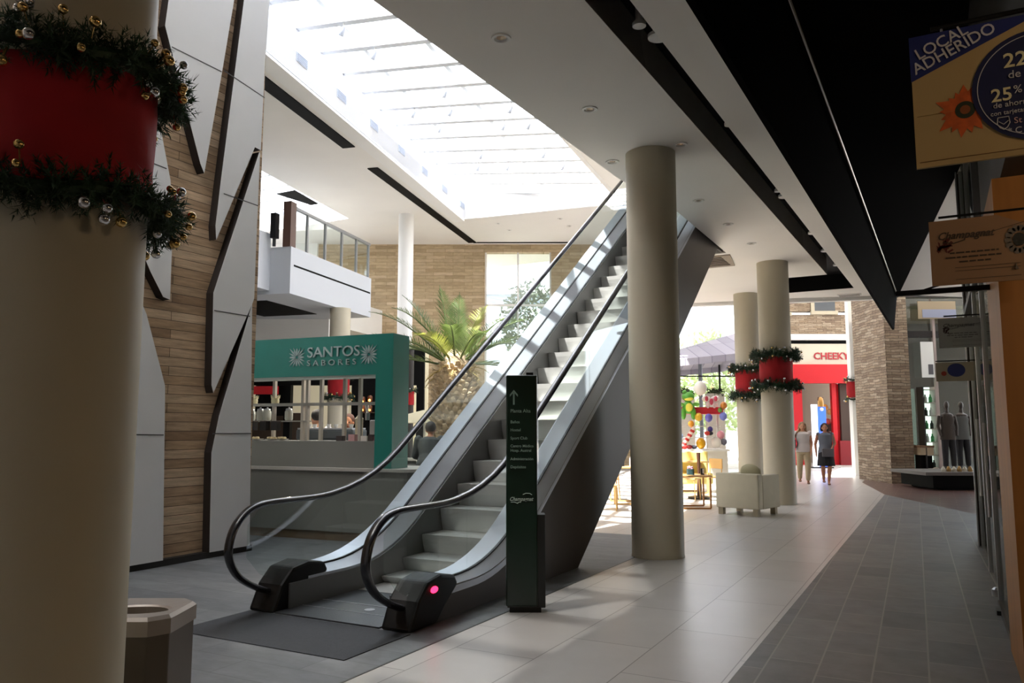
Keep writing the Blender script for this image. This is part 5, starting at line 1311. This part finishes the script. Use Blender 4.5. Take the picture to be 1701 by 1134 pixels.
def bag(label, root, c, size, strap_to, m):
    M = root.matrix_world
    # world position from the wearer's own frame
    base = Vector(root.location); rot = Matrix.Rotation(root.rotation_euler.z, 3, 'Z'); s = root.scale[0]
    W = lambda v: base + rot @ (Vector(v) * s)
    t = thing('handbag', label, 'bag', tuple(W(c)))
    mb = MB(); mb.obox(W(c), (size[0] / 2, size[1] / 2, size[2] / 2), M=rot); mb.build('body', m, t, bevel=.02)
    MB().obox(W((c[0], c[1] - size[1] / 2 - .004, c[2] + size[2] * .22)), (size[0] / 2 * .96, .006, size[2] * .26), M=rot).build('flap', m, t, bevel=.004)
    MB().tube([W(p) for p in strap_to], .010, 8).build('strap', m, t)
bag('dark brown shoulder bag at the right side of the woman in white', w1, (-.25, -.03, 1.06), (.13, .26, .24), [(-.25, .08, 1.17), (-.19, .07, 1.36), (-.13, .0, 1.43), (-.17, -.10, 1.34), (-.25, -.14, 1.17)], mat('leather_dark', '33241f', 0.5))
bag('grey square handbag held at the front of the woman in the dark skirt', w2, (.04, -.23, .86), (.30, .09, .22), [(.18, -.22, .96), (.20, -.12, 1.2), (.15, -.08, 1.42), (.13, .09, 1.42), (.22, .10, 1.1), (.18, -.18, .92)], mat('leather_grey', '5e5c62', 0.5))

apron = mat('cloth_ink', '26282c', 0.85)
person('kiosk worker in a white shirt turned away behind the coffee machine', (kp(-2.2, 1.35, 0).x, kp(-2.2, 1.35, 0).y, 0), R(250), dict(head=(0, -.04, 1.52)),
       [('shirt', mat('cloth_bright', 'e8e8ea', 0.8), top_fn(1.6)), ('trousers', apron, trousers_fn(1.0))], '1d1613', 'short', 1.09, 'a8765a')
person('kiosk worker with pulled back hair looking out right of the coffee machine', (kp(-1.6, 1.35, 0).x, kp(-1.6, 1.35, 0).y, 0), R(28), dict(head=(0, -.05, 1.50)),
       [('shirt', mat('cloth_smoke', '5a6064', 0.8), top_fn(1.0)), ('trousers', apron, trousers_fn(1.0))], '5a3526', 'bun', 1.06, 'd0906c')
person('waiter in dark clothes bending over a table right of the kiosk', (-7.15, 10.55, 0), R(205),
       dict(shL=(.18, -.16, 1.30), shR=(-.18, -.16, 1.30), head=(0, -.26, 1.45), elL=(.24, -.22, 1.04), elR=(-.24, -.22, 1.04), wrL=(.17, -.42, .98), wrR=(-.17, -.42, .98)),
       [('shirt', mat('cloth_waiter', '2c3235', 0.8), top_fn(1.7)), ('trousers', blackcl, trousers_fn(1.0))], '120e0e', 'short', 1.02, '9a6a50')

# ---------------------------------------------------------------- palm
pb = P28(-1.15, 16.0)
planter = thing('palm_planter', 'low pale round planter holding the big palm', 'planter', tuple(pb))
MB().lathe([(.95, 0), (1.0, .42), (.92, .45), (.88, .40)], pb, 40).build('bowl', mat('planter_stone', 'b8afa2', 0.8), planter, smooth=True)
MB().lathe([(.88, .38), (.5, .42), (.1, .44)], pb, 32).build('soil', mat('soil', '4a3a2c', 0.95, bump=.6, bscale=30), planter)
pt = thing('palm_tree', 'thick-trunked date palm with arching green fronds left of the escalator', 'palm tree', tuple(pb + Vector((0, 0, .4))))
rnd = random.Random(11)
tr = MB().lathe([(.44, .38), (.40, .8), (.40, 1.6), (.42, 2.2), (.38, 2.6), (.22, 2.95), (.12, 3.1)], pb, 28)
for i in range(430):
    z = .45 + 2.35 * (i / 430); a = i * 2.39996; r_ = .41 - (.12 * max(0, (z - 2.3) / .5))
    d = Vector((math.cos(a), math.sin(a), 0)); c = pb + d * r_ + Vector((0, 0, z)); t_ = Vector((-d.y, d.x, 0))
    w = .062 * rnd.uniform(.8, 1.2); h_ = .06 * rnd.uniform(.8, 1.3); o_ = d * .125 * rnd.uniform(.6, 1.4)
    tr.add([c - t_ * w - Vector((0, 0, h_)), c + t_ * w - Vector((0, 0, h_)), c + t_ * w * .6 + Vector((0, 0, h_ * .6)) + o_, c - t_ * w * .6 + Vector((0, 0, h_ * .6)) + o_, c + Vector((0, 0, h_ * 1.1)) + o_ * .2],
           [(0, 1, 2, 3), (3, 2, 4), (1, 4, 2), (0, 3, 4)])
tr.build('trunk', trunk_mat, pt)
def frond(base, az, el, L, droop, seed, m, par, leaflets=46, ll=.40, wd=.009):
    rn = random.Random(seed); mb = MB(); d = Vector((math.cos(az) * math.cos(el), math.sin(az) * math.cos(el), math.sin(el)))
    hor = Vector((math.cos(az), math.sin(az), 0)); pts = []; p = Vector(base); dirv = d.copy(); n = 16
    for i in range(n + 1):
        pts.append(p.copy()); p = p + dirv * (L / n); dirv = (dirv + Vector((0, 0, -droop / n * (.4 + 1.2 * i / n)))).normalized()
    mb.tube(pts, [.02 * (1 - .85 * i / n) + .003 for i in range(n + 1)], 6)
    for k in range(leaflets):
        f = .14 + .86 * k / (leaflets - 1); x = f * n; i = min(n - 1, int(x)); q_ = pts[i].lerp(pts[i + 1], x - i); tg = (pts[i + 1] - pts[i]).normalized()
        sd = tg.cross(Vector((0, 0, 1)));
        if sd.length < .05: sd = tg.cross(hor)
        sd.normalize(); upv = sd.cross(tg).normalized(); ln = ll * math.sin(math.pi * min(1, .18 + f * .86)) ** .7 * rn.uniform(.85, 1.1)
        for s_ in (-1, 1):
            ld = (tg * .75 + sd * s_ * .85 + upv * .28 + Vector((rn.uniform(-.08, .08),) * 3)).normalized()
            wv = ld.cross(upv).normalized() * wd; m1 = q_ + ld * ln * .5; tip = q_ + ld * ln + Vector((0, 0, -.05 * ln))
            mb.add([q_ - wv * .5, q_ + wv * .5, m1 + wv, tip, m1 - wv], [(0, 1, 2, 3, 4)])
    return mb.build('frond', m, par)
crown = pb + Vector((0, 0, 2.75))
vr = math.atan2(RT.y, RT.x); sd_ = 0
yel = leaf_mat('frond_yellow', '7f8440', 'aab050', .3, .45)
for (da, el, L, dr_) in [(182, 30, 2.15, .95), (174, 48, 2.0, .9), (192, 12, 2.1, .55), (158, 62, 1.85, .75), (128, 76, 1.7, .45), (96, 66, 1.7, .6), (62, 60, 1.8, .8), (40, 52, 1.7, .8),
                         (12, 34, 1.9, 1.0), (352, 50, 1.7, 1.1), (330, 30, 1.6, 1.2), (300, 48, 1.35, 1.5), (268, 58, 1.15, 1.6), (240, 40, 1.4, 1.3), (214, 34, 1.7, 1.2), (84, 80, 1.55, .3), (20, 8, 1.5, .9), (203, 58, 1.6, 1.2), (145, 30, 1.6, 1.0)]:
    sd_ += 1; a = vr + R(da); b0 = crown + Vector((math.cos(a), math.sin(a), 0)) * .12 + Vector((0, 0, .1 * rnd.random()))
    frond(b0, a, R(el), L * 1.05, dr_, sd_, yel if sd_ % 7 == 0 else frond_mat, pt)
for k in range(14):
    a = k * 2.4; frond(crown + Vector((0, 0, -.1)), a, R(-5 + 14 * (k % 3)), .75, 1.4, 100 + k, mat('frond_dry', 'b09a62', .7), pt, 14, .16, .010)

# ---------------------------------------------------------------- trees and greenery outdoors
leaf_out = leaf_mat('leaf_out', 'a3b58c', 'c4d4a0', .4, .6)
def leafy(name, label, u, d, z0, z1, rad, n, m, size, seed, cat='tree'):
    rn = random.Random(seed); p = P28(u, d); t = thing(name, label, cat, tuple(p))
    MB().tube([p, p + Vector((.05, 0, z0 + (z1 - z0) * .5))], [rad * .07, rad * .03], 8).build('trunk', trunk_mat, t)
    mb = MB(); c = p + Vector((0, 0, (z0 + z1) / 2)); hz = (z1 - z0) / 2
    for i in range(n):
        v = Vector((rn.gauss(0, 1), rn.gauss(0, 1), rn.gauss(0, 1))).normalized() * rn.uniform(.35, 1) ** .5
        q_ = c + Vector((v.x * rad, v.y * rad, v.z * hz)); a = Vector((rn.uniform(-1, 1), rn.uniform(-1, 1), rn.uniform(-.6, 1))).normalized(); b_ = a.orthogonal().normalized()
        mb.add([q_, q_ + a * size * .5 + b_ * size * .22, q_ + a * size, q_ + a * size * .5 - b_ * size * .22], [(0, 1, 2, 3)])
    mb.build('foliage', m, t)
leafy('tree', 'large pale green tree beyond the street canopy, nearest the armchair column', 9.6, 38, 1.2, 6.2, 2.6, 2600, leaf_out, .34, 1)
leafy('tree', 'pale green tree beyond the street canopy behind the balloons', 13.0 - 4.6, 40, 1.0, 5.2, 2.3, 2200, leaf_out, .34, 2)
leafy('tree', 'pale green tree at the left end of the row beyond the canopy', 5.2, 41, .8, 5.4, 2.6, 2200, leaf_out, .34, 3)
tw = leaf_mat('leaf_dull', '8a8f80', 'a8b098', .3, .7)
for k, (u, z, s_) in enumerate([(.9, 6.6, 1), (1.9, 5.6, 2)]):
    leafy('feathery_tree', 'feathery grey-green tree outside the tall far window, %s one' % ['upper left', 'lower right'][k], u, 34 + k, z - 2.4, z + 1.3, 1.5, 1500, tw, .26, 9 + k)
pbw = thing('outside_building', 'pale blue-grey building outside the tall far window', 'building', tuple(P28(0, 42)))
fbox(MB(), -4, 8, 42, 44, 0, 8.9).build('wall', mat('blue_grey', 'b4b9c6', 0.8), pbw)
fbox(MB(), -4, 8, 41.8, 42, 8.7, 9.0).build('cornice', white_paint, pbw)

# canopy over the outdoor tables
cn = thing('street_canopy', 'grey-lilac striped fabric canopy above the outdoor tables', 'canopy', tuple(P28(6, 27)))
cg = brick_mat('canopy_cloth', ['9c98a6', 'b4b0bc'], '8d8998', 60, .42, .02, axes='yx', off=0, rough=.8, bump=0, grain=.05, rot=R(28))
ap = P28(8.15, 28.5, 4.95); e = [P28(3.6, 25.5, 3.55), P28(8.35, 25.0, 4.0), P28(8.5, 32, 4.0), P28(3.6, 32, 3.55)]
mb = MB(); vs_ = [ap] + e + [v - Vector((0, 0, .22)) for v in e]
mb.add(vs_, [(0, 1, 2), (0, 2, 3), (0, 3, 4), (0, 4, 1), (1, 5, 6, 2), (2, 6, 7, 3), (3, 7, 8, 4), (4, 8, 5, 1)])
o = mb.build('fabric', cg, cn); so = o.modifiers.new('thick', 'SOLIDIFY'); so.thickness = .02
pm = P28(6.6, 27.6); MB().tube([pm, pm + Vector((0, 0, 4.15))], .07, 10).build('mast', mat('mast_grey', '8a8f98', 0.4, 0.4), cn)
MB().tube([P28(8.15, 28.5, 0), ap], .05, 10).build('mast', mat('mast_grey'), cn)
# windbreak frame
D = 26.0
wf = thing('terrace_frame', 'thin dark frame with one upright in front of the trees by the terrace', 'screen', tuple(P28(6.5, D)))
fbox(MB(), 5.0, 8.2, D, D + .05, 3.2, 3.24).build('top_bar', rubber, wf)
fbox(MB(), 6.83, 6.88, D, D + .05, 2.72, 3.6).build('upright', rubber, wf)
fbox(MB(), 5.0, 5.05, D, D + .05, 0, 3.2).build('upright', rubber, wf); fbox(MB(), 8.15, 8.2, D, D + .05, 0, 3.2).build('upright', rubber, wf)
hd = leaf_mat('hedge', '2f3a26', '4a5a30', .15, .7)
for k, u in enumerate((5.75, 6.75)):
    rn = random.Random(k); c = P28(u, D + .3, 2.72); mb = MB()
    for i in range(260):
        q_ = c + Vector((rn.gauss(0, .16), rn.gauss(0, .08), rn.gauss(0, .05))); a = Vector((rn.uniform(-1, 1), rn.uniform(-1, 1), rn.uniform(-1, 1))).normalized() * .09
        mb.add([q_, q_ + a + Vector((0, 0, .02)), q_ + a * 1.3, q_ + a - Vector((0, 0, .02))], [(0, 1, 2, 3)])
    t = thing('hanging_plant', 'dark trailing plant on a wall box behind the balloons, %s' % ['left one', 'right one'][k], 'plant', tuple(c))
    mb.build('foliage', hd, t); fbox(MB(), u - .3, u + .3, D + .2, D + .4, 0, 2.66).build('wall_box', mat('planter_stone'), t)

# ---------------------------------------------------------------- colourful toy stall outside
D = 20.5
st = thing('toy_stall', 'open toy stall with a red band roof edge and a white counter', 'market stall', tuple(P28(4.9, D)))
fbox(MB(), 4.2, 5.55, D, D + .9, 0.0, .92).build('counter', mat('stall_white', 'e6e0d4', 0.7), st)
fbox(MB(), 4.15, 5.6, D - .05, D + .95, .92, .97).build('counter_top', white_paint, st)
for u in (4.2, 5.5): fbox(MB(), u, u + .05, D + .8, D + .85, .97, 2.2).build('post', lamp_white, st)
fbox(MB(), 4.2, 5.55, D + .3, D + .9, 1.88, 2.06).build('roof_band', mat('stall_red', 'e0353f', 0.6), st)
for z in (1.25, 1.55): fbox(MB(), 4.25, 5.5, D + .45, D + .8, z, z + .02).build('shelf_board', lamp_white, st)
def blob_toy(name, label, u, z, parts, cat='toy', d=None):
    c = P28(u, d if d else D + .25, z); t = thing(name, label, cat, tuple(c))
    parts = [(nm, [it], col) for nm, items, col in parts for it in items] if True else parts
    for nm, items, col in parts:
        mb = MB()
        for (x, y, zz_, rx, ry, rz_) in items: mb.ball(c + RT * x - FW * y + Vector((0, 0, zz_)), (rx, ry, rz_), 14, 10)
        mb.build(nm, mat('toy_' + col, col, 0.45), t, smooth=True)
blob_toy('inflatable_frog', 'big green inflatable frog with yellow belly above the red band', 4.62, 2.05, [
    ('body', [(0, 0, .0, .16, .12, .17), (-.13, .02, -.16, .07, .07, .16), (.13, .02, -.16, .07, .07, .16)], '66b544'), ('head', [(0, .02, .28, .17, .13, .13), (-.09, .02, .40, .06, .06, .06), (.09, .02, .40, .06, .06, .06)], '5aa63e'),
    ('muzzle', [(0, .11, .22, .12, .05, .05), (0, .1, .0, .10, .05, .11)], 'e8dc50'), ('arm', [(-.20, .03, .08, .10, .05, .05), (.20, .03, .08, .10, .05, .05)], '7cc455')])
blob_toy('toy_bow', 'pink and white striped bow toy right of the green frog', 5.22, 2.20, [
    ('loop', [(-.12, 0, .08, .12, .06, .08), (.12, 0, .08, .12, .06, .08)], 'f4e6e6'), ('stripe', [(-.12, .04, .08, .05, .04, .07), (.12, .04, .08, .05, .04, .07), (0, .05, .0, .05, .04, .09)], 'cc4a62'), ('tail', [(-.08, 0, -.08, .05, .04, .09), (.09, 0, -.08, .05, .04, .09)], 'f0d8d8')])
balls = [('white balloon above the right of the frog', 4.92, 2.55, .17, 'f2ece4'), ('pink balloon at the far left of the stall', 4.27, 2.28, .15, 'dcb0c0'), ('orange balloon at the right end of the red band', 5.52, 2.10, .09, 'd98a3c'), ('blue balloon pair at the right below the band', 5.50, 1.82, .10, '8088d8'),
         ('violet balloon under the red band', 5.12, 1.78, .10, '6a64c0'), ('yellow balloon under the frog', 4.86, 1.80, .10, 'e8b83a'), ('orange-yellow balloon on the middle shelf', 4.66, 1.62, .08, 'f0a030'), ('purple balloon on the middle shelf', 5.15, 1.48, .07, '4a3a8a'),
         ('red heart-like balloon on the left shelf', 4.33, 1.46, .07, 'd03a3a'), ('pale blue balloon on the left shelf', 4.36, 1.30, .09, '9ab8dc'), ('rose balloon at the right post', 5.42, 1.34, .10, 'e49aa8'), ('gold balloon above the counter', 4.90, 1.12, .13, 'e8ac20'),
         ('green balloon beside the orange one', 5.42, 1.98, .06, '6a9a3a'), ('white balloon above the right counter', 5.30, 1.14, .13, 'f2ece4'), ('small grey figure at the right end of the counter', 5.50, 1.16, .08, '6a6878')]
for k, (lab, u, z, r_, col) in enumerate(balls):
    c = P28(u, D + .12, z); t = thing('balloon', lab, 'balloon', tuple(c))
    MB().ball(c, (r_, r_, r_ * 1.1), 14, 10).build('skin', mat('bal_' + col, col, 0.3), t, smooth=True)
    MB().tube([c - Vector((0, 0, r_ * 1.05)), c - Vector((0, 0, r_ * 1.25))], [.006, .014], 6).build('knot', mat('bal_' + col), t)
t = thing('candy_cane_figure', 'slanting red and white striped figure in the middle of the stall', 'toy', tuple(P28(4.55, D + .05, 1.3)))
for k in range(9): MB().tube([P28(4.40 + .035 * k, D + .05, 1.02 + .055 * k), P28(4.44 + .035 * k, D + .05, 1.08 + .055 * k)], .06, 10).build('stripe', mat('candy_red' if k % 2 else 'candy_white', 'c8302c' if k % 2 else 'f0dcd0', .5), t)
for k, (u, col, cn_) in enumerate([(4.32, 'c05a2c', 'rust'), (4.45, 'd8302c', 'red'), (4.58, '8a2c30', 'dark red'), (4.70, '3a3a44', 'black'), (5.05, 'b8342c', 'brick red'), (5.12, '2c2c34', 'charcoal')]):
    o = MB().ball(P28(u, D + .02, 1.03 + (.35 if k > 3 else 0)), (.08, .06, .055), 12, 8).build('plush_toy', mat('plush_' + col, col, .8), smooth=True)
    tag(o, '%s plush toy on the %s of the stall' % (cn_, 'middle shelf' if k > 3 else 'counter'), 'toy', 'plush toys on the stall')

# ---------------------------------------------------------------- lounge furniture
ac = thing('armchair', 'boxy pale cream armchair seen from behind beside the garlanded column', 'armchair', (-3.51, 14.26, 0), R(-16))
W_, Dp = .82, .80
MB().box(0, W_, 0, .16, .12, .72).build('backrest', upholstery, ac, world=False, bevel=.02)
MB().box(0, .15, .16, Dp, .12, .70).build('armrest', upholstery, ac, world=False, bevel=.02)
MB().box(W_ - .15, W_, .16, Dp, .12, .70).build('armrest', upholstery, ac, world=False, bevel=.02)
MB().box(.15, W_ - .15, .16, Dp, .12, .30).build('seat_base', upholstery, ac, world=False)
MB().box(.16, W_ - .16, .17, Dp - .01, .30, .44).build('seat_cushion', upholstery, ac, world=False, bevel=.03)
for x in (.03, W_ - .13):
    for y in (.03, Dp - .13): MB().box(x, x + .09, y, y + .09, 0, .13).build('leg', mat('leg_cream', 'b8ae96', .6), ac, world=False)
pw = thing('pillow', 'greenish cream pillow standing on the armchair', 'pillow', tuple(Vector((-3.51, 14.26, 0)) + Vector((.60, .10, .70))), R(-16))
mb = MB().ball((0, 0, .05), (.20, .08, .13), 20, 12, M=Matrix.Rotation(R(-14), 3, 'X') @ Matrix.Rotation(R(10), 3, 'Y')); mb.build('cover', mat('pillow_cloth', 'bdb797', .9), pw, world=False, smooth=True)
def sled_table(name, label, o, w, d, h, m_top, m_leg, rz=A28):
    t = thing(name, label, 'table', o, rz)
    MB().box(0, w, 0, d, h - .03, h).build('table_top', m_top, t, world=False, bevel=.006)
    for y in (.03, d - .03):
        mb = MB(); r_ = .014
        for a, b_ in (((.04, y, h - .04), (.04, y, r_)), ((.04, y, r_), (w - .04, y, r_)), ((w - .04, y, r_), (w - .04, y, h - .04))): mb.bar(a, b_, .028, .028)
        mb.build('leg', m_leg, t, world=False)
    return t
brass = mat('brass', 'a9743c', .35, .5)
p = P28(4.24 - 1.1, 15.0)
sled_table('side_table', 'low wooden table on thin brass frames between column and armchair', (P28(2.75, 15.0).x, P28(2.75, 15.0).y, 0), 1.02, .62, .62, oak, brass)
t = thing('flower_box', 'small dark teal pot of flowers on the brass framed table', 'plant pot', tuple(P28(3.42, 15.3, .62)))
MB().obox(P28(3.42, 15.3, .675), (.06, .06, .055), rz=A28).build('pot', mat('teal_dark', '2b4a50', .5), t)
mb = MB(); rn = random.Random(2)
for k in range(20): mb.ball(P28(3.42 + rn.uniform(-.05, .05), 15.3 + rn.uniform(-.05, .05), .75 + rn.uniform(-.02, .03)), .014, 6, 4)
mb.build('flowers', mat('flower_pink', 'c89ab0', .7), t)
t = thing('napkin_holder', 'small black and white napkin holder on the brass framed table', 'napkin holder', tuple(P28(3.66, 15.35, .62)))
MB().obox(P28(3.66, 15.35, .68), (.03, .03, .06), rz=A28).build('holder', rubber, t); MB().obox(P28(3.67, 15.32, .69), (.012, .03, .045), rz=A28).build('napkins', lamp_white, t)
def chair(label, o, rz, m_, frame, group=None):
    t = thing('cafe_chair', label, 'chair', o, rz, group)
    MB().box(-.21, .21, -.21, .21, .43, .46).build('seat', m_, t, world=False, bevel=.01)
    MB().box(-.20, .20, .19, .215, .62, .84).build('backrest', m_, t, world=False, bevel=.01)
    for x in (-.18, .18):
        MB().tube([(x, -.18, .43), (x, -.2, 0)], .012, 8).build('leg', frame, t, world=False); MB().tube([(x, .2, .84), (x, .19, .43), (x, .22, 0)], .012, 8).build('leg', frame, t, world=False)
    return t
pale_wood = mat('pale_wood', 'd9b070', .6)
for k, (u, d, rz, l) in enumerate([(3.75, 17.0, 60, 'right behind the brass framed table'), (4.35, 17.6, -60, 'beside the armchair, outdoors side'), (3.3, 18.3, 20, 'deeper in the sunlight behind the table'), (1.75, 14.9, 80, 'left of the big column under the escalator'), (2.05, 17.0, -90, 'far left under the escalator slope')]):
    c = P28(u, d); chair('sunlit pale wood cafe chair ' + l, (c.x, c.y, 0), A28 + R(rz), pale_wood, pale_wood, None)
for k, (u, d, l) in enumerate([(3.9, 18.6, 'sunlit square wood cafe table in front of the toy stall'), (2.0, 15.9, 'small wood cafe table seen under the escalator slope')]):
    c = P28(u, d); sled_table('cafe_table', l, (c.x, c.y, 0), .7, .7, .74, pale_wood, pale_wood)
t = thing('parasol_stand', 'dark tapering parasol pole in the sunlit seating', 'parasol', tuple(P28(4.05, 17.3)))
MB().lathe([(.05, .05), (.03, .6), (.045, .98)], P28(4.05, 17.3), 12).build('pole', mat('pole_brown', '4a2c1c', .5), t, smooth=True)
MB().lathe([(.25, 0), (.25, .04), (.06, .06)], P28(4.05, 17.3), 20).build('base', dark_steel, t)
ys = thing('yellow_sofa', 'bright yellow low bench back in the sunlit seating', 'bench', tuple(P28(4.0, 19.3)))
fbox(MB(), 3.6, 4.75, 19.3, 19.45, .35, .95).build('backrest', mat('yellow_cloth', 'f0e08a', .8), ys, bevel=.03); fbox(MB(), 3.6, 4.75, 18.85, 19.3, .2, .45).build('seat', mat('yellow_cloth'), ys, bevel=.03)
for u in (3.65, 4.65): fbox(MB(), u, u + .05, 18.9, 18.95, 0, .2).build('leg', oak, ys)
# bottles on the cafe table under the escalator
for k, (u, col, cn_) in enumerate([(2.1, '8f2a2c', 'dark red'), (2.25, '1d2030', 'black'), (2.42, 'c9c0c4', 'white'), (2.58, '7a4a38', 'brown')]):
    p = P28(u, 16.2, .74); t = thing('bottle', '%s bottle on the cafe table under the escalator' % cn_, 'bottle', tuple(p))
    MB().lathe([(.035, 0), (.035, .15), (.013, .2), (.013, .26)], p, 12).build('glass_body', mat('bt_' + col, col, .3), t, smooth=True); MB().lathe([(.015, .26), (.015, .28)], p, 10).build('cap', gold, t)

# serving area between kiosk and palm
bt = thing('serving_counter', 'low black serving counter beside the bending waiter', 'counter', tuple(P28(-1.2, 13.2)))
fbox(MB(), -1.75, -.2, 13.2, 13.8, 0, .86).build('body', black_paint, bt); fbox(MB(), -1.78, -.17, 13.15, 13.85, .86, .90).build('top', mat('dark_top', '2c2c2e', .3), bt)
fbox(MB(), -1.78, -.17, 13.13, 13.15, .62, .66).build('front_rail', mat('rail_green', '4a5a50', .5), bt)
bt = thing('service_table', 'white-topped service table the waiter bends over', 'table', tuple(P28(-1.35, 11.9)))
fbox(MB(), -1.75, -.75, 11.75, 12.35, .70, .74).build('table_top', white_paint, bt)
for u in (-1.7, -.82):
    for d in (11.8, 12.28): fbox(MB(), u, u + .04, d, d + .04, 0, .70).build('leg', dark_steel, bt)
for k, (u, d, z, s_, c, l) in enumerate([(-1.2, 11.95, .74, .09, 'aab8c8', 'pale blue box on the white service table'), (-1.0, 12.1, .74, .07, 'e8e4dc', 'white napkin box on the white service table'), (-1.5, 13.4, .90, .10, 'e8e4dc', 'white box on the black serving counter'), (-.75, 13.5, .90, .12, '7a6a58', 'brown wicker box on the black serving counter')]):
    o = MB().obox(P28(u, d, z + s_ * .6), (s_, s_ * .7, s_ * .6), rz=A28).build('small_box', mat('sbox_' + c, c, .6), bevel=.005); tag(o, l, 'box')
um = thing('market_umbrella', 'cream flat cafe umbrella edge low behind the waiter', 'umbrella', tuple(P28(-1.0, 17.6)))
c = P28(-1.9, 17.2)
mb = MB().lathe([(1.1, 1.62), (.5, 1.78), (.03, 1.9)], c, 8, caps=False); mb.build('canopy', mat('umbrella_cream', 'd8cfae', .8), um); MB().tube([c, c + Vector((0, 0, 1.9))], .025, 8).build('pole', lamp_white, um)
